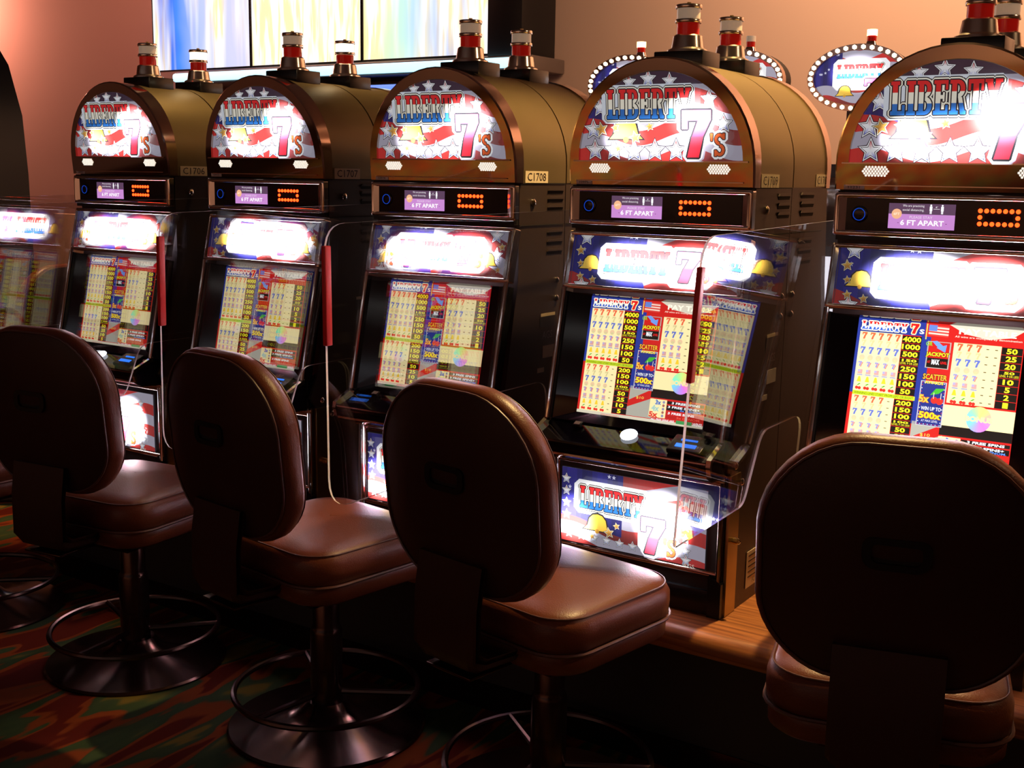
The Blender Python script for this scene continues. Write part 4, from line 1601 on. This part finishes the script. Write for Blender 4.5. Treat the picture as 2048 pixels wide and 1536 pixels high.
screen_mat('tv_picture_a', 0.3, ((0.0, (0.02, 0.02, 0.70)), (0.3, (0.08, 0.30, 1.1)), (0.6, (0.55, 0.65, 1.15)), (0.95, (0.75, 0.75, 1.1))), -0.03)
screen_mat('tv_picture_b', 5.1, ((0.0, (1.2, 1.1, 0.8)), (0.3, (0.8, 0.9, 1.15)), (0.6, (1.2, 0.75, 0.7)), (0.9, (0.9, 1.0, 1.0))), 0.14)
screen_mat('tv_picture_c', 9.7, ((0.0, (1.1, 0.95, 0.4)), (0.3, (0.7, 1.05, 0.85)), (0.6, (0.6, 0.8, 1.1)), (0.9, (0.08, 0.25, 1.0))), 0.06)
TVY = 4.0
tvz = 2.478
for i, (x0, x1) in enumerate(((-6.905, -5.725), (-5.715, -4.545), (-4.535, -3.365))):
    t = empty('video_wall_panel', ((x0 + x1) / 2, TVY, tvz))
    w = x1 - x0
    h = .68
    front_frame('bezel', w, h, .008, .06, 'tv_black', t, (0, 0, 0), 0, 0, .001, .002)
    MB().box(-w / 2 + .007, w / 2 - .007, .006, .05, .007, h - .007).build('picture', ['tv_picture_a', 'tv_picture_b', 'tv_picture_c'][i], t, 0)
    MB().box(-.25, .25, .06, .40, .15, .5).build('wall_mount', 'tv_black', t)
    tag(t, ['video wall panel with blue sky and golden firework trails, leftmost of three', 'middle video wall panel, nearly white with firework light',
            'video wall panel at the right, next to the black end cabinet'][i], 'screen', 'video wall panels')
end = MB().box(-3.36, -3.07, 3.96, 4.40, 2.46, 3.6, bev=.01).build('end_cabinet', 'tv_black')
tag(end, 'black cabinet closing the right end of the video wall', 'cabinet')
lb = empty('glowing_bar', (-4.78, 3.9, 2.41))
MB().box(-1.78, 1.78, 0, .05, -.035, .035, bev=.02).build('diffuser', 'bar_led', lb)
MB().box(-1.8, 1.8, .05, .49, -.05, .05, bev=.01).build('housing', 'grey_metal', lb)
tag(lb, 'pale cyan light bar running under the video wall', 'light')
lb = empty('glowing_bar', (-4.2, 3.95, 2.27))  # added glowing bar standing for the reflection of the one above
MB().box(-1.1, 1.0, 0, .05, -.025, .025, bev=.015).build('diffuser', 'bar_reflection', lb)
MB().box(-1.12, 1.02, .05, .44, -.035, .035, bev=.01).build('housing', 'grey_metal', lb)
tag(lb, 'dim blue glowing bar built as the reflection of the light bar above it', 'light')


# ------------------------------------------------------------------ machines with oval signs at the back
def oval_art():
    n = 28
    clip = [(.205 * math.cos(6.2832 * i / n), .125 * math.sin(6.2832 * i / n)) for i in range(n)]
    a = Art(clip)
    flag_bg(a, -.21, .21, -.14, .14, -.08, 6, .02, .3, .4, -.05)
    a.poly(inflate(q4(-.10, -.035, .12, .065), .02), WHITE)
    a.up()
    title(a, -.10, .0, .21, .06, .003)
    bell(a, -.06, -.06, .04)
    seven(a, .03, -.085, .06, .08, .004)
    return a


def make_oval():
    t = empty('oval_slot_machine')
    # cabinet on stand
    MB().box(-.26, .26, -.2, .3, 0, .5, bev=.01).build('stand', 'black_matte', t)
    MB().prism_x([(-.22, .5), (.3, .5), (.3, 1.72), (-.02, 1.72), (-.05, 1.3), (-.13, .98), (-.24, .92), (-.24, .86), (-.2, .82)], -.28, .28).build('cabinet', 'cabinet_paint', t)
    MB().box(-.22, .22, -.012, .004, 0, .30).build('display', 'rear_glow', t, 0, (0, -.135, 1.0), (MT - .03, 0, 0))
    MB().box(-.25, .25, -.06, -.02, 1.34, 1.66, bev=.004).build('marquee', 'chrome', t)
    MB().box(-.05, .05, .02, .12, 1.72, 2.0).build('sign_post', 'dark_metal', t)
    zc = 2.11
    o = [(.235 * math.cos(R(a)), zc + .150 * math.sin(R(a))) for a in range(0, 360, 8)]
    i = [(.205 * math.cos(R(a)), zc + .122 * math.sin(R(a))) for a in range(0, 360, 8)]
    MB().frame_y(o, i, -.02, .02).build('sign_rim', 'rose_chrome', t)
    MB().prism_y([(x * .98, (z - zc) * .98 + zc) for x, z in o], .02, .10).build('sign_box', 'black_matte', t)
    oval_art().build('sign_glass', 'sign_print', t, (0, .002, zc))
    bm = bmesh.new()
    bmesh.ops.create_icosphere(bm, subdivisions=1, radius=.0105)
    mb = MB()
    bm.verts.index_update()
    mb.add([v.co[:] for v in bm.verts], [[v.index for v in f.verts] for f in bm.faces])
    bm.free()
    b0 = mb.build('bulb', 'bulb', t)
    n = 34
    for k in range(n):
        b = b0 if k == 0 else b0.copy()
        if k:
            COL.objects.link(b)
            b.parent = t
        a = 2 * math.pi * k / n
        b.location = (.220 * math.cos(a), -.024, zc + .136 * math.sin(a))
    return t


oval = make_oval()
for k, (x, lit, lb) in enumerate(((-.262, 'amber_lens', 'slot machine with a bulb-ringed oval sign under a lit lamp, right of C1709'),
                                  (-.85, None, 'slot machine with oval sign whose unlit candle stands behind the C1709 candles'),
                                  (-1.445, 'amber_lens', 'slot machine with oval sign whose lit candle shows left of the C1709 candles'))):
    o = oval if k == 0 else copy_tree(oval)
    o.location = (x, 2.5, 0)
    tag(o, lb, 'slot machine', 'oval sign machines in the back')
OV = [o for o in COL.objects if o.name.startswith('oval_slot_machine')]
for k, o in enumerate(OV):
    c = empty('candle_light', (.035, .05, 2.255), 0, o)
    MB().lathe([(0, 0), (.03, 0), (.022, .02), (0, .02)], 16, closed=False).build('collar', 'chrome', c)
    MB().lathe([(0, .02), (.021, .02), (.021, .045), (0, .045)], 16, closed=False).build('red_lens', 'red_lens', c)
    lit = o.location.x > -.5 or o.location.x < -1.2
    MB().lathe([(0, .045), (.023, .045), (.023, .072), (0, .074)], 16, closed=False).build('white_lens', 'amber_lens' if lit else 'white_lens', c)

# ------------------------------------------------------------------ things at the left edge
t = empty('dark_slot_machine', (-5.36, .9, 0))
pr = [(-.5, 0), (.4, 0), (.42, 1.0), (.41, 1.6), (.38, 1.95), (.27, 2.25), (.12, 2.42), (-.2, 2.55), (-.5, 2.55)]
MB().prism_y([(x, z) for x, z in pr], -.02, .5).build('cabinet', 'tv_black', t)
MB().tube([(.42, -.03, 1.0), (.41, -.03, 1.6), (.385, -.03, 1.95), (.275, -.03, 2.26), (.12, -.03, 2.43), (-.2, -.03, 2.56)], .012, 8).build('edge_trim', 'dark_metal', t)
MB().box(-.45, .30, -.028, -.018, 1.15, 1.9).build('display', 'gloss_black', t, 0)
dk = MB().box(-.48, .42, -.36, 0, .86, .95, bev=.02).build('button_deck', 'grey_metal', t)
MB().box(-.48, .42, -.365, -.345, .945, .955, bev=.003).build('deck_trim', 'red_trim', dk)
MB().box(-.44, .36, -.2, 0, 0, .86).build('stand', 'black_matte', t)
tag(t, 'tall dark slot machine with curved shoulder at the left edge', 'slot machine')
t = empty('far_chair', (-3.90, .55, 0), 1.75)
for ch in chair.children:
    c = copy_tree(ch, t)
tag(t, 'casino chair far left behind the machine tagged C1706, seen edge on', 'chair')
pl_ = loft([[(x * (.75 + .25 * z / 1.4), y, z) for x, y in rrect(.26, .05, .02, 4)] for z in (0, .5, 1.0, 1.30, 1.40)])
pl_.build('sign_stand', 'pale_vinyl', loc=(-4.00, 1.0, 0))
tag(bpy.data.objects['sign_stand'], 'pale pink tapered panel standing left of the machine tagged C1706', 'panel')
